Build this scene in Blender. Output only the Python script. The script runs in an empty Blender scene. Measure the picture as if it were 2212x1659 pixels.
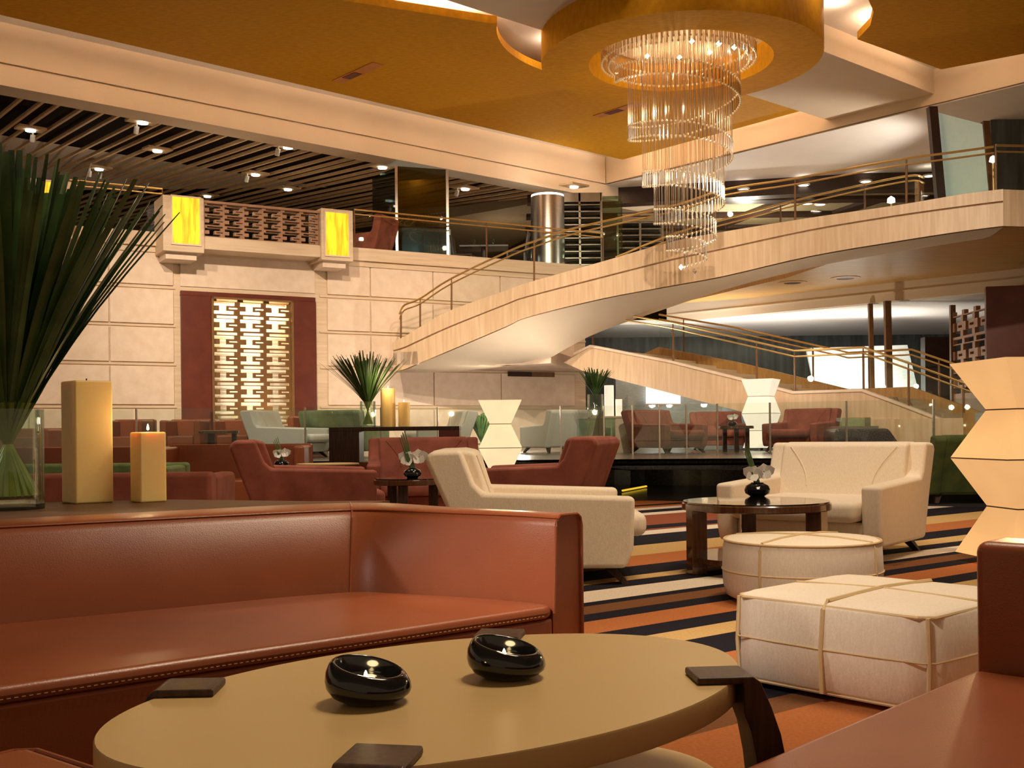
import bpy, bmesh, math, random
from mathutils import Vector, Matrix
random.seed(7)
C = bpy.context.scene.collection
R = math.radians
PI = math.pi

# ------------------------------------------------------------------ camera
EYE = 0.85
FPX = 2400.0
CX, CY = 1106.0, 935.0
ROLL = R(0.6)
cam_d = bpy.data.cameras.new('camera')
cam = bpy.data.objects.new('camera', cam_d); C.objects.link(cam)
cam_d.sensor_width = 36.0
cam_d.lens = FPX / 2212.0 * 36.0
cam_d.shift_y = (CY - 829.5) / 2212.0
cam_d.clip_end = 300
cam.location = (0, 0, EYE)
cam.rotation_euler = (R(90), ROLL, 0)
bpy.context.scene.camera = cam
vs = bpy.context.scene.view_settings
vs.view_transform = 'Standard'; vs.look = 'None'; vs.gamma = 1.0; vs.exposure = 0.0
vs.use_curve_mapping = False

# ------------------------------------------------------------------ world and main light
W = bpy.data.worlds.new('world'); bpy.context.scene.world = W
W.use_nodes = True
W.node_tree.nodes['Background'].inputs[0].default_value = (1.0, 0.72, 0.45, 1)
W.node_tree.nodes['Background'].inputs[1].default_value = 0.36

WARM = (1.0, 0.80, 0.56)
GAIN = 1.75
def light(kind, name, loc, power, color=WARM, size=1.0, size_y=None, to=None, spot=60, blend=0.6):
    l = bpy.data.lights.new(name, kind); o = bpy.data.objects.new(name, l); C.objects.link(o)
    o.location = loc; l.energy = power * GAIN; l.color = color
    if kind == 'AREA':
        l.shape = 'RECTANGLE'; l.size = size; l.size_y = size_y or size
    elif kind == 'SPOT':
        l.spot_size = R(spot); l.spot_blend = blend; l.shadow_soft_size = size
    else:
        l.shadow_soft_size = size
    if to is not None:
        o.rotation_euler = (Vector(to) - Vector(loc)).to_track_quat('-Z', 'Y').to_euler()
    return o
# the lounge's own ceiling lights, overhead and behind the viewpoint, all above the frame
light('AREA', 'lounge_ceiling_light', (1.6, 4.5, 6.0), 120, WARM, 2.0, 2.0, (1.6, 5.4, 0))
light('SPOT', 'lounge_downlight', (2.6, 5.6, 5.6), 230, WARM, 0.18, None, (0.3, 5.4, 0.3), 44)
light('SPOT', 'sofa_arm_fill', (-2.3, 0.6, 3.6), 560, (1, .86, .78), 0.22, None, (.04, 3.60, .42), 15, 1.0)  # spot added to brighten the sofa arm, not one of the ceiling lights
light('SPOT', 'table_downlight', (0.9, 3.4, 5.0), 120, WARM, 0.12, None, (0.1, 2.2, 0.3), 36)
light('SPOT', 'ottoman_downlight', (-0.9, 1.2, 3.4), 190, (1, .86, .72), 0.15, None, (1.5, 4.3, 0.15), 30, .8)
for x, y, tx, ty, tz, p, sp in ((-6.5, 12.0, -8.0, 20.5, 2.6, 1500, 52), (-3.6, 13.0, -4.6, 23.5, 2.4, 1700, 50), (-0.6, 13.5, -0.6, 26.0, 2.0, 1700, 48),
                            (2.2, 10.5, 1.5, 21.5, 3.4, 1500, 44), (5.2, 10.0, 6.5, 20.0, 3.0, 1700, 48)):
    light('SPOT', 'hall_downlight', (x, y, 7.3), p, (1, .81, .60), 0.09, None, (tx, ty, tz), sp, 0.9)
for x, y, p in ((-4.0, 8.0, 420), (-1.2, 9.6, 420), (1.6, 8.4, 420), (4.2, 9.2, 420), (-5.0, 15.0, 420), (-1.5, 16.2, 420), (3.8, 16.6, 420)):
    light('SPOT', 'lounge_spot', (x, y, 6.9), p, (1, .83, .64), 0.06, None, (x + .2, y + 1.0, 0), 58, 0.7)

light('SPOT', 'candle_fill', (-4.4, 4.6, 2.5), 230, (1, .90, .78), 0.1, None, (-1.4, 4.12, .82), 22, .8)  # spot added out of view to brighten the tall candle's side
# ------------------------------------------------------------------ pixel -> place helpers (photo frame 2212 x 1659)
def ray(px, py):
    dx, dy = px - CX, py - CY
    c, s = math.cos(ROLL), math.sin(ROLL)
    return (c * dx - s * dy) / FPX, -(c * dy + s * dx) / FPX
def at_d(px, py, d):
    u, v = ray(px, py); return Vector((u * d, d, EYE + v * d))
def at_z(px, py, z):
    u, v = ray(px, py); d = (z - EYE) / v; return Vector((u * d, d, z))
def at_v(px, py, p0, dr):                      # on the vertical plane through p0 along dr
    u, v = ray(px, py)
    t = (u * p0[1] - p0[0]) / (dr[0] - u * dr[1])
    d = p0[1] + t * dr[1]
    return Vector((u * d, d, EYE + v * d))
def gx(px, d): return ray(px, CY)[0] * d
AD = Vector((0.752, 0.659, 0)).normalized()      # the grid of the ceiling
PD = Vector((AD.y, -AD.x, 0))
WD = Vector((1.76, 1.0, 0)).normalized()         # the long travertine wall
WN = Vector((WD.y, -WD.x, 0))                    # towards the hall
WP = Vector((-1.15, 26.0, 0))

# ------------------------------------------------------------------ materials
def mat(name, base, rough=0.5, metal=0.0, var=0.06, scale=6.0, bump=0.0, bscale=60.0, sheen=0.0, coat=0.0,
        emit=None, estr=0.0, spec=0.5, stretch=(1, 1, 1), coords='Object', base2=None, contrast=(0.3, 0.7), detail=4.0):
    m = bpy.data.materials.new(name); m.use_nodes = True
    nt = m.node_tree; b = nt.nodes['Principled BSDF']
    tc = nt.nodes.new('ShaderNodeTexCoord'); mp = nt.nodes.new('ShaderNodeMapping')
    mp.inputs['Scale'].default_value = stretch
    nt.links.new(tc.outputs[coords], mp.inputs[0])
    nz = nt.nodes.new('ShaderNodeTexNoise'); nz.inputs['Scale'].default_value = scale; nz.inputs['Detail'].default_value = detail
    nt.links.new(mp.outputs[0], nz.inputs['Vector'])
    cr = nt.nodes.new('ShaderNodeValToRGB')
    if base2 is None:
        c1 = tuple(max(0, c * (1 - var)) for c in base); c2 = tuple(min(1, c * (1 + var)) for c in base)
    else: c1, c2 = base, base2
    cr.color_ramp.elements[0].color = (*c1, 1); cr.color_ramp.elements[1].color = (*c2, 1)
    cr.color_ramp.elements[0].position, cr.color_ramp.elements[1].position = contrast
    nt.links.new(nz.outputs[0], cr.inputs[0]); nt.links.new(cr.outputs[0], b.inputs['Base Color'])
    b.inputs['Roughness'].default_value = rough; b.inputs['Metallic'].default_value = metal
    b.inputs['Specular IOR Level'].default_value = spec
    if sheen:
        b.inputs['Sheen Weight'].default_value = sheen; b.inputs['Sheen Roughness'].default_value = 0.4
        b.inputs['Sheen Tint'].default_value = (*[min(1, c * 2.5 + .1) for c in base], 1)
    if coat: b.inputs['Coat Weight'].default_value = coat; b.inputs['Coat Roughness'].default_value = 0.05
    if bump:
        n2 = nt.nodes.new('ShaderNodeTexNoise'); n2.inputs['Scale'].default_value = bscale
        nt.links.new(mp.outputs[0], n2.inputs['Vector'])
        bp = nt.nodes.new('ShaderNodeBump'); bp.inputs['Strength'].default_value = bump; bp.inputs['Distance'].default_value = 0.02
        nt.links.new(n2.outputs[0], bp.inputs['Height']); nt.links.new(bp.outputs[0], b.inputs['Normal'])
    if emit:
        if estr:
            b.inputs['Emission Color'].default_value = (*emit, 1); b.inputs['Emission Strength'].default_value = estr
    return m
def glassy(name, tint=(0.86, 0.95, 0.90), refl=0.12, rough=0.02):
    m = bpy.data.materials.new(name); m.use_nodes = True
    nt = m.node_tree; nt.nodes.remove(nt.nodes['Principled BSDF'])
    out = nt.nodes['Material Output']
    tr = nt.nodes.new('ShaderNodeBsdfTransparent'); tr.inputs[0].default_value = (*tint, 1)
    gl = nt.nodes.new('ShaderNodeBsdfGlossy'); gl.inputs['Roughness'].default_value = rough
    fr = nt.nodes.new('ShaderNodeLayerWeight'); fr.inputs[0].default_value = 0.25
    ad = nt.nodes.new('ShaderNodeMath'); ad.operation = 'MULTIPLY_ADD'; ad.inputs[1].default_value = 0.6; ad.inputs[2].default_value = refl * 0.2
    mx = nt.nodes.new('ShaderNodeMixShader')
    nt.links.new(fr.outputs['Fresnel'], ad.inputs[0]); nt.links.new(ad.outputs[0], mx.inputs[0])
    nt.links.new(tr.outputs[0], mx.inputs[1]); nt.links.new(gl.outputs[0], mx.inputs[2]); nt.links.new(mx.outputs[0], out.inputs[0])
    return m
def glow(name, col, strength, var=0.0, scale=4.0, stretch=(1, 1, 1), col2=None, contrast=(0.35, 0.65)):
    m = bpy.data.materials.new(name); m.use_nodes = True
    nt = m.node_tree; b = nt.nodes['Principled BSDF']
    b.inputs['Base Color'].default_value = (*[min(1, c * .55) for c in col], 1); b.inputs['Roughness'].default_value = 0.6
    tc = nt.nodes.new('ShaderNodeTexCoord'); mp = nt.nodes.new('ShaderNodeMapping'); mp.inputs['Scale'].default_value = stretch
    nz = nt.nodes.new('ShaderNodeTexNoise'); nz.inputs['Scale'].default_value = scale
    cr = nt.nodes.new('ShaderNodeValToRGB'); c2 = col2 or tuple(c * (1 - var) for c in col)
    cr.color_ramp.elements[0].color = (*c2, 1); cr.color_ramp.elements[1].color = (*col, 1)
    cr.color_ramp.elements[0].position, cr.color_ramp.elements[1].position = contrast
    nt.links.new(tc.outputs['Object'], mp.inputs[0]); nt.links.new(mp.outputs[0], nz.inputs['Vector'])
    nt.links.new(nz.outputs[0], cr.inputs[0]); nt.links.new(cr.outputs[0], b.inputs['Emission Color'])
    b.inputs['Emission Strength'].default_value = strength
    return m

M = {}
M['plaster'] = mat('plaster', (0.66, 0.54, 0.40), 0.75, var=0.02, scale=2)
M['plaster_white'] = mat('plaster_white', (0.78, 0.72, 0.66), 0.8, var=0.02, scale=2)
M['gold'] = mat('gold_leaf', (0.52, 0.235, 0.008), 0.7, var=0.0, base2=(0.64, 0.31, 0.012), scale=7, stretch=(1, 3, 1), bump=0.1, bscale=30, spec=0.1)
M['travertine'] = mat('travertine', (0.62, 0.45, 0.29), 0.5, base2=(0.78, 0.62, 0.45), scale=2.2, stretch=(.5, .5, 9), contrast=(.25, .75))
M['travertine_up'] = mat('travertine_vertical', (0.56, 0.37, 0.22), 0.45, base2=(0.74, 0.56, 0.38), scale=2.2, stretch=(7, 7, .5), contrast=(.25, .75))
M['travertine_panel'] = mat('travertine_panel', (0.73, 0.56, 0.42), 0.5, base2=(0.82, 0.66, 0.52), scale=5, contrast=(.3, .7))
M['wood_soffit'] = mat('wood_soffit', (0.40, 0.20, 0.05), 0.4, base2=(0.56, 0.32, 0.10), scale=2.0, stretch=(1.0, 12, 1))
M['slat'] = mat('slat_oak', (0.60, 0.40, 0.21), 0.6, var=0.12, scale=3, stretch=(1, 1, 1))
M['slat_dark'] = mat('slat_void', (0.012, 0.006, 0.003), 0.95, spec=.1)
M['leather'] = mat('russet_leather', (0.25, 0.062, 0.020), 0.32, base2=(0.30, 0.080, 0.027), scale=3, bump=0.06, bscale=260, spec=0.55)
M['velvet'] = mat('russet_velvet', (0.17, 0.038, 0.020), 0.85, base2=(0.29, 0.080, 0.05), scale=5, sheen=0.35, bump=0.05, bscale=90)
M['cream'] = mat('cream_fabric', (0.77, 0.65, 0.50), 0.85, base2=(0.86, 0.74, 0.59), scale=50, stretch=(3, 3, .6), bump=0.12, bscale=160, sheen=0.15)
M['piping'] = mat('cream_piping', (0.64, 0.46, 0.24), 0.7)
M['white_fabric'] = mat('white_fabric', (0.74, 0.74, 0.70), 0.85, var=0.03, scale=40)
M['green'] = mat('green_velvet', (0.05, 0.075, 0.016), 0.85, base2=(0.11, 0.14, 0.04), scale=6, sheen=0.5)
M['green_pale'] = mat('pale_green_velvet', (0.16, 0.24, 0.12), 0.85, base2=(0.33, 0.42, 0.25), scale=4, sheen=0.5)
M['dark_wood'] = mat('macassar_ebony', (0.020, 0.008, 0.004), 0.42, base2=(0.065, 0.028, 0.014), scale=14, stretch=(6, 6, .35), coat=0.05, spec=.3)
M['table_wood'] = mat('walnut_gloss', (0.055, 0.02, 0.008), 0.16, base2=(0.12, 0.045, 0.018), scale=9, stretch=(8, 8, .5), coat=0.6)
M['dark_gloss'] = mat('black_gloss', (0.012, 0.009, 0.008), 0.07, coat=0.8)
M['granite'] = mat('black_granite', (0.03, 0.027, 0.026), 0.20, base2=(0.095, 0.085, 0.08), scale=40, spec=0.6)
M['granite_lit'] = mat('black_granite_lit', (0.07, 0.064, 0.062), 0.22, base2=(0.17, 0.155, 0.15), scale=30, spec=.6)  # black granite again, light on the platform tiers put into its colour
M['tabletop'] = mat('cream_lacquer', (0.54, 0.37, 0.155), 0.38, base2=(0.57, 0.40, 0.17), scale=2, spec=0.4)
M['tabletop_edge'] = mat('cream_lacquer_edge', (0.50, 0.33, 0.11), 0.35)
M['wax'] = mat('candle_wax', (0.92, 0.66, 0.27), 0.45, var=0.03)
_b = M['wax'].node_tree.nodes['Principled BSDF']; _b.inputs['Subsurface Weight'].default_value = .6; _b.inputs['Subsurface Radius'].default_value = (.12, .06, .02); _b.inputs['Subsurface Scale'].default_value = .4
M['brass'] = mat('brass', (0.80, 0.58, 0.24), 0.30, metal=.9)
M['steel'] = mat('brushed_steel', (0.55, 0.50, 0.44), 0.28, metal=1.0, var=.1, stretch=(1, 1, 12), scale=6)
M['rack_steel'] = mat('rack_steel', (0.30, 0.27, 0.23), 0.35, metal=.8)
M['post_dark'] = mat('dark_post', (0.03, 0.012, 0.008), 0.4)
M['brown_post'] = mat('bronze_post', (0.17, 0.08, 0.03), 0.4, var=.15)
M['red_panel'] = mat('red_lacquer_panel', (0.105, 0.018, 0.009), 0.35, base2=(0.15, 0.03, 0.014), scale=3)
M['screen_brown'] = mat('bronze_lattice', (0.20, 0.095, 0.028), 0.45, var=.1)
M['screen_rose'] = mat('rosewood_lattice', (0.36, 0.19, 0.11), 0.5, var=.12)
M['backlit'] = mat('screen_backing', (0.80, 0.76, 0.66), 0.8, var=0.02)
M['leaf'] = mat('leaf', (0.022, 0.062, 0.016), 0.36, base2=(0.085, 0.16, 0.045), scale=5)
M['stalk'] = mat('stalk', (0.14, 0.19, 0.025), 0.45, base2=(0.32, 0.36, 0.06), scale=4)
M['petal'] = mat('orchid_petal', (0.85, 0.82, 0.76), 0.6)
M['ceramic'] = mat('black_ceramic', (0.004, 0.004, 0.005), 0.10, coat=0.2)
M['glass'] = glassy('clear_glass', (0.90, 0.96, 0.92), 0.15)
M['glass_green'] = glassy('green_edge_glass', (0.70, 0.86, 0.76), 0.3)
M['glass_rail'] = glassy('railing_glass', (0.93, 0.97, 0.94), 0.12)
M['glass_dark'] = glassy('smoked_glass', (0.24, 0.30, 0.29), 0.5)
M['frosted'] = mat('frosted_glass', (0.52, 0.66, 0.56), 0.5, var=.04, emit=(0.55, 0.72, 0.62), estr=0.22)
M['crystal'] = glassy('crystal', (0.93, 0.84, 0.70), 1.6, 0.15)
M['wire'] = glassy('fine_wire', (0.90, 0.80, 0.66), 0.5, .3)
M['bead'] = mat('crystal_bead', (0.95, 0.84, 0.66), 0.15, var=.02, spec=1.0)
M['lamp_pale'] = glow('lamp_paper_pale', (1.0, 0.80, 0.46), 0.95, var=0.12, scale=3)
M['lamp_amber'] = glow('lamp_paper_amber', (1.0, 0.56, 0.22), 0.72, var=0.10, scale=3)
M['lamp_white'] = glow('lamp_paper_white', (1.0, 0.86, 0.66), 0.85, var=0.06, scale=3)
M['onyx'] = glow('lit_onyx', (1.0, 0.70, 0.02), 1.05, scale=3.2, stretch=(4, 4, 0.45), col2=(0.80, 0.27, 0.008), contrast=(.40, .58))
M['flame'] = glow('flame', (1.0, 0.75, 0.35), 12)
M['tealight_wax'] = glow('tealight_wax', (1.0, .86, .66), .55)
M['bulb'] = glow('bulb', (1.0, 0.85, 0.62), 10)
M['lens'] = glow('downlight_lens', (1.0, 0.90, 0.75), 6)
M['candle_glow'] = glow('lit_candle_top', (1.0, 0.78, 0.42), 0.6)
M['seam'] = mat('seam', (0.16, 0.10, 0.05), 0.8)
M['stone_blue'] = mat('pale_marble', (0.36, 0.39, 0.37), 0.4, base2=(0.48, 0.51, 0.48), scale=6, stretch=(1, 1, 4))
M['smoke_wall'] = mat('smoked_panel', (0.045, 0.052, 0.052), 0.15, base2=(0.13, 0.15, 0.15), scale=2, stretch=(3, 3, .3))
M['amber_slot'] = mat('slot_copper', (0.55, 0.19, 0.03), 0.4, var=.1)
M['trim_white'] = mat('trim_white', (0.8, 0.75, 0.68), 0.5)

# striped carpet
def carpet_mat():
    m = bpy.data.materials.new('striped_carpet'); m.use_nodes = True
    nt = m.node_tree; b = nt.nodes['Principled BSDF']; b.inputs['Roughness'].default_value = 0.95
    b.inputs['Specular IOR Level'].default_value = 0.05
    tc = nt.nodes.new('ShaderNodeTexCoord'); sp = nt.nodes.new('ShaderNodeSeparateXYZ'); nt.links.new(tc.outputs['Object'], sp.inputs[0])
    def math_(op, a, bb=None, c=None):
        n = nt.nodes.new('ShaderNodeMath'); n.operation = op
        for i, v in enumerate((a, bb, c)):
            if v is None: continue
            if isinstance(v, (int, float)): n.inputs[i].default_value = v
            else: nt.links.new(v, n.inputs[i])
        return n.outputs[0]
    ax, ay = -0.62, 0.785
    q = math_('MULTIPLY_ADD', sp.outputs[0], ax, math_('MULTIPLY', sp.outputs[1], ay))
    # a second family of stripes at a slightly different angle gives the tapering bands
    q2 = math_('MULTIPLY_ADD', sp.outputs[0], ax + .07, math_('MULTIPLY', sp.outputs[1], ay - .045))
    def ramp(v, period, stops, off=0.0):
        f = math_('FRACT', math_('DIVIDE', math_('SUBTRACT', v, off), period))
        r = nt.nodes.new('ShaderNodeValToRGB'); r.color_ramp.interpolation = 'CONSTANT'
        e = r.color_ramp.elements
        e[0].position = 0; e[0].color = (*stops[0][1], 1); e[1].position = stops[1][0]; e[1].color = (*stops[1][1], 1)
        for p, c in stops[2:]:
            k = e.new(p); k.color = (*c, 1)
        nt.links.new(f, r.inputs[0]); return r.outputs[0]
    navy, rust, brick, sand, cream, brown = (0.016, 0.014, 0.019), (0.40, 0.135, 0.045), (0.24, 0.070, 0.035), (0.52, 0.33, 0.13), (0.66, 0.55, 0.43), (0.17, 0.072, 0.030)
    seq = [(3.0, brown), (3.4, rust), (4.0, navy), (4.35, sand), (4.62, navy), (4.88, rust), (5.19, navy), (5.42, brown), (5.65, navy), (5.8, cream), (6.2, sand), (6.62, navy), (7.07, rust), (7.68, sand), (8.32, navy), (9.15, cream), (9.5, brick), (11.27, cream), (11.6, navy), (12.0, cream), (12.36, rust)]
    s1 = [((d - 3.0) * .7 / 7.5, c) for d, c in seq]
    s2 = [(0, (0, 0, 0)), (.40, (1, 1, 1)), (.46, (0, 0, 0)), (.86, (1, 1, 1)), (.90, (0, 0, 0))]
    c1 = ramp(q, 7.5, s1, 2.1); c2 = ramp(q2, 4.3, s2, 0.4)
    mx = nt.nodes.new('ShaderNodeMixRGB'); nt.links.new(c2, mx.inputs[0]); nt.links.new(c1, mx.inputs[1]); mx.inputs[2].default_value = (*navy, 1)
    nz = nt.nodes.new('ShaderNodeTexNoise'); nz.inputs['Scale'].default_value = 90; nt.links.new(tc.outputs['Object'], nz.inputs['Vector'])
    v = math_('MULTIPLY_ADD', nz.outputs[0], 0.5, 0.75)
    mul = nt.nodes.new('ShaderNodeVectorMath'); mul.operation = 'SCALE'; nt.links.new(mx.outputs[0], mul.inputs[0]); nt.links.new(v, mul.inputs['Scale'])
    nt.links.new(mul.outputs[0], b.inputs['Base Color'])
    bp = nt.nodes.new('ShaderNodeBump'); bp.inputs['Strength'].default_value = 0.2; bp.inputs['Distance'].default_value = 0.01
    nt.links.new(nz.outputs[0], bp.inputs['Height']); nt.links.new(bp.outputs[0], b.inputs['Normal'])
    return m
M['carpet'] = carpet_mat()

# ------------------------------------------------------------------ mesh helpers
def V3(p, z=None):
    return Vector((p[0], p[1], p[2] if z is None else z))
class MB:
    def __init__(self): self.v = []; self.f = []
    def add(self, vs, fs):
        o = len(self.v); self.v += [tuple(p) for p in vs]; self.f += [[o + i for i in f] for f in fs]; return self
    def box(self, x0, x1, y0, y1, z0, z1):
        return self.add([(x, y, z) for z in (z0, z1) for y in (y0, y1) for x in (x0, x1)],
                        [[0, 2, 3, 1], [4, 5, 7, 6], [0, 1, 5, 4], [2, 6, 7, 3], [0, 4, 6, 2], [1, 3, 7, 5]])
    def obox(self, o, a, b, c):                     # oriented box: corner o, edge vectors
        o, a, b, c = Vector(o), Vector(a), Vector(b), Vector(c)
        P = [o, o + a, o + b, o + a + b]; P += [p + c for p in P]
        return self.add(P, [[0, 2, 3, 1], [4, 5, 7, 6], [0, 1, 5, 4], [2, 6, 7, 3], [0, 4, 6, 2], [1, 3, 7, 5]])
    def prism(self, poly, z0, z1):
        n = len(poly)
        vs = [(p[0], p[1], z0) for p in poly] + [(p[0], p[1], z1) for p in poly]
        return self.add(vs, [list(range(n))[::-1], list(range(n, 2 * n))] + [[i, (i + 1) % n, n + (i + 1) % n, n + i] for i in range(n)])
    def prism_x(self, prof, x0, x1):                # profile in (y, z)
        n = len(prof)
        vs = [(x0, y, z) for y, z in prof] + [(x1, y, z) for y, z in prof]
        return self.add(vs, [list(range(n))[::-1], list(range(n, 2 * n))] + [[i, (i + 1) % n, n + (i + 1) % n, n + i] for i in range(n)])
    def loft(self, rings, closed=True, caps=True):
        n = len(rings[0]); vs = [p for r in rings for p in r]; fs = []
        for k in range(len(rings) - 1):
            for i in range(n if closed else n - 1):
                j = (i + 1) % n
                fs.append([k * n + i, k * n + j, (k + 1) * n + j, (k + 1) * n + i])
        if caps and closed:
            fs.append(list(range(n))[::-1]); fs.append([(len(rings) - 1) * n + i for i in range(n)])
        return self.add(vs, fs)
    def tube(self, pts, r, n=8, r2=None, closed=False):
        pts = [Vector(p) for p in pts]; rings = []; m = len(pts)
        for i, p in enumerate(pts):
            if closed: t = pts[(i + 1) % m] - pts[i - 1]
            else: t = pts[min(i + 1, m - 1)] - pts[max(i - 1, 0)]
            t = t.normalized() if t.length > 1e-9 else Vector((0, 0, 1))
            up = Vector((0, 0, 1)) if abs(t.z) < 0.95 else Vector((1, 0, 0))
            a = t.cross(up).normalized(); b = t.cross(a)
            rr = r if r2 is None else r + (r2 - r) * i / max(1, m - 1)
            rings.append([p + a * math.cos(2 * PI * k / n) * rr + b * math.sin(2 * PI * k / n) * rr for k in range(n)])
        if closed: rings.append(rings[0])
        return self.loft(rings, True, not closed)
    def lathe(self, prof, n=24, cx=0, cy=0, ex=1.0, ey=1.0, rot=0.0, caps=True):
        rings = []
        for r, z in prof:
            ring = []
            for k in range(n):
                a = 2 * PI * k / n; x, y = r * ex * math.cos(a), r * ey * math.sin(a)
                ring.append((cx + x * math.cos(rot) - y * math.sin(rot), cy + x * math.sin(rot) + y * math.cos(rot), z))
            rings.append(ring)
        return self.loft(rings, True, caps)
    def build(self, name, m, parent=None, smooth=False, bev=0.0, seg=2, local=None, ang=40, sub=0):
        off = Vector(local) if local is not None else Vector((0, 0, 0))
        me = bpy.data.meshes.new(name)
        me.from_pydata([tuple(Vector(p) - off) for p in self.v], [], self.f)
        bm = bmesh.new(); bm.from_mesh(me); bmesh.ops.remove_doubles(bm, verts=bm.verts, dist=1e-6)
        bmesh.ops.recalc_face_normals(bm, faces=bm.faces); bm.to_mesh(me); bm.free()
        o = bpy.data.objects.new(name, me); C.objects.link(o)
        me.materials.append(M[m] if isinstance(m, str) else m)
        if smooth or bev:
            for p in me.polygons: p.use_smooth = True
            if not bev: me.set_sharp_from_angle(angle=R(ang))
        if bev:
            md = o.modifiers.new('bevel', 'BEVEL'); md.width = bev; md.segments = seg; md.limit_method = 'ANGLE'; md.angle_limit = R(30)
            md.harden_normals = False
            wn = o.modifiers.new('normals', 'WEIGHTED_NORMAL'); wn.keep_sharp = True
        if sub:
            sm = o.modifiers.new('sub', 'SUBSURF'); sm.levels = sub; sm.render_levels = sub
        if parent is not None: o.parent = parent
        return o
def thing(name, label, cat, loc=(0, 0, 0), rz=0.0, group=None):
    o = bpy.data.objects.new(name, None); C.objects.link(o)
    o.empty_display_size = 0.1
    o.location = loc; o.rotation_euler = (0, 0, rz); tag(o, label, cat, group); return o
def tag(o, label, cat, group=None):
    o['label'] = label; o['category'] = cat
    if group: o['group'] = group
    return o
def struct(o):
    o['kind'] = 'structure'; return o
def dup(root, loc, rz=0.0, label=None, group=None, cat=None):
    r = root.copy(); C.objects.link(r); r.location = loc; r.rotation_euler = (0, 0, rz)
    if label: r['label'] = label
    if group: r['group'] = group
    for ch in list(root.children):
        c = ch.copy(); C.objects.link(c); c.parent = r
        for g in ch.children:
            d = g.copy(); C.objects.link(d); d.parent = c
    return r
def smooth_path(pts, n=6):
    P = [Vector(p) for p in pts]; out = []
    for i in range(len(P) - 1):
        p0, p1, p2, p3 = P[max(i - 1, 0)], P[i], P[i + 1], P[min(i + 2, len(P) - 1)]
        for k in range(n):
            t = k / n
            out.append(0.5 * ((2 * p1) + (p2 - p0) * t + (2 * p0 - 5 * p1 + 4 * p2 - p3) * t * t + (3 * p1 - p0 - 3 * p2 + p3) * t ** 3))
    out.append(P[-1]); return out
def interp(xs, ys, x):
    if x <= xs[0]: return ys[0]
    for i in range(len(xs) - 1):
        if x <= xs[i + 1]:
            t = (x - xs[i]) / (xs[i + 1] - xs[i]); return ys[i] + (ys[i + 1] - ys[i]) * t
    return ys[-1]

# ------------------------------------------------------------------ lattice pattern used on the screens
CELL_ROWS = [(18, [(25, 192)]), (4, []), (24, [(0, 167)]), (12, [(47, 102)]), (10, [(47, 102), (122, 192)]), (12, [(47, 102)]), (22, [(0, 162)]), (10, [])]
CELL_W, CELL_H = 212.0, 112.0
def lattice(mb, o, ex, ez, ny, width, height, cols, rows, thick, mirror=False):
    """solid part of the lattice as boxes; o = lower corner, ex / ez unit vectors, ny = thickness direction"""
    o = Vector(o); ex = Vector(ex); ez = Vector(ez); ny = Vector(ny)
    cw, chh = width / cols, height / rows
    z = height
    nfull = int(math.ceil(rows))
    for r in range(nfull):
        for h, opens in CELL_ROWS:
            hh = h / CELL_H * chh; z1 = z; z0 = max(0.0, z - hh); z -= hh
            if z1 <= 1e-5: break
            solid = []; x = 0.0
            for c in range(int(cols)):
                for a, b in sorted(opens):
                    if mirror: pass
                    xa = (c + (a + 10) / CELL_W) * cw; xb = (c + (b + 10) / CELL_W) * cw
                    if xa > x + 1e-6: solid.append((x, xa))
                    x = xb
            if width > x + 1e-6: solid.append((x, width))
            for a, b in solid:
                mb.obox(o + ex * a + ez * z0, ex * (b - a), ez * (z1 - z0), ny * thick)

# ================================================================== SETTING
PLAT = 0.48; UP = 4.92
mb = MB(); mb.box(-30, 30, -8, 60, -0.12, 0.0); struct(mb.build('floor', 'granite'))
mb = MB(); mb.prism([(-14, -6), (14, -6), (14, 7.2), (4.9, 11.8), (1.6, 13.5), (-3, 15.4), (-14, 15.6)], 0.0, 0.012)
o = mb.build('carpet', 'carpet'); tag(o, 'striped navy, rust and cream carpet covering the lounge floor', 'carpet')
EDGE = [(-13, 16.2), (-4.2, 17.0), (-1.2, 17.8), (1.2, 18.2), (2.4, 17.95), (3.6, 17.4), (6.2, 16.2), (9, 14.6), (13, 12.4)]
EDGE_S = [tuple(p) for p in smooth_path([Vector((x, y, 0)) for x, y in EDGE], 5)]
mb = MB(); mb.prism([(x, y) for x, y, _ in EDGE_S] + [(20, 16), (24, 45), (-24, 45), (-24, 20)], 0.0, PLAT)
mb.prism([(x + .02, y - .10) for x, y, _ in EDGE_S] + [(13.2, 13.2), (-13, 17)], PLAT - .06, PLAT + .001)
struct(mb.build('floor_platform', 'granite_lit'))
mb = MB(); low = [p for p in EDGE_S if p[0] > 0.9]
mb.prism([(low[0][0], low[0][1])] + [(x + .12, y - min(.55, .25 + .18 * (x - .9))) for x, y, _ in low] + [(13.2, 13.2)] + [(x, y + .2) for x, y, _ in low[::-1]], 0.0, PLAT * .5)
mb.add([at_d(1218, 998, 18.0), at_d(1366, 1016, 17.7), at_z(1500, 1044, .01), at_z(1330, 1012, .25)], [[0, 1, 2], [0, 3, 2], [0, 1, 3], [1, 2, 3]])
struct(mb.build('floor_step', 'granite_lit'))
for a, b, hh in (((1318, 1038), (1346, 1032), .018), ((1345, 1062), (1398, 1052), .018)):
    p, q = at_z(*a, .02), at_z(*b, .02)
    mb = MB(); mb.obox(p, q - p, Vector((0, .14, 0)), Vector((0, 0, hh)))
    tag(mb.build('lit_step_edge', glow('step_glow', (1, .62, .04), .9)), 'thin yellow glow painted as a lit step edge in the black floor by the %s' % ('dark ramp' if a[0] < 1340 else 'carpet edge'), 'step edge')  # glowing strips painted for yellow light caught on the step edges

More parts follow.
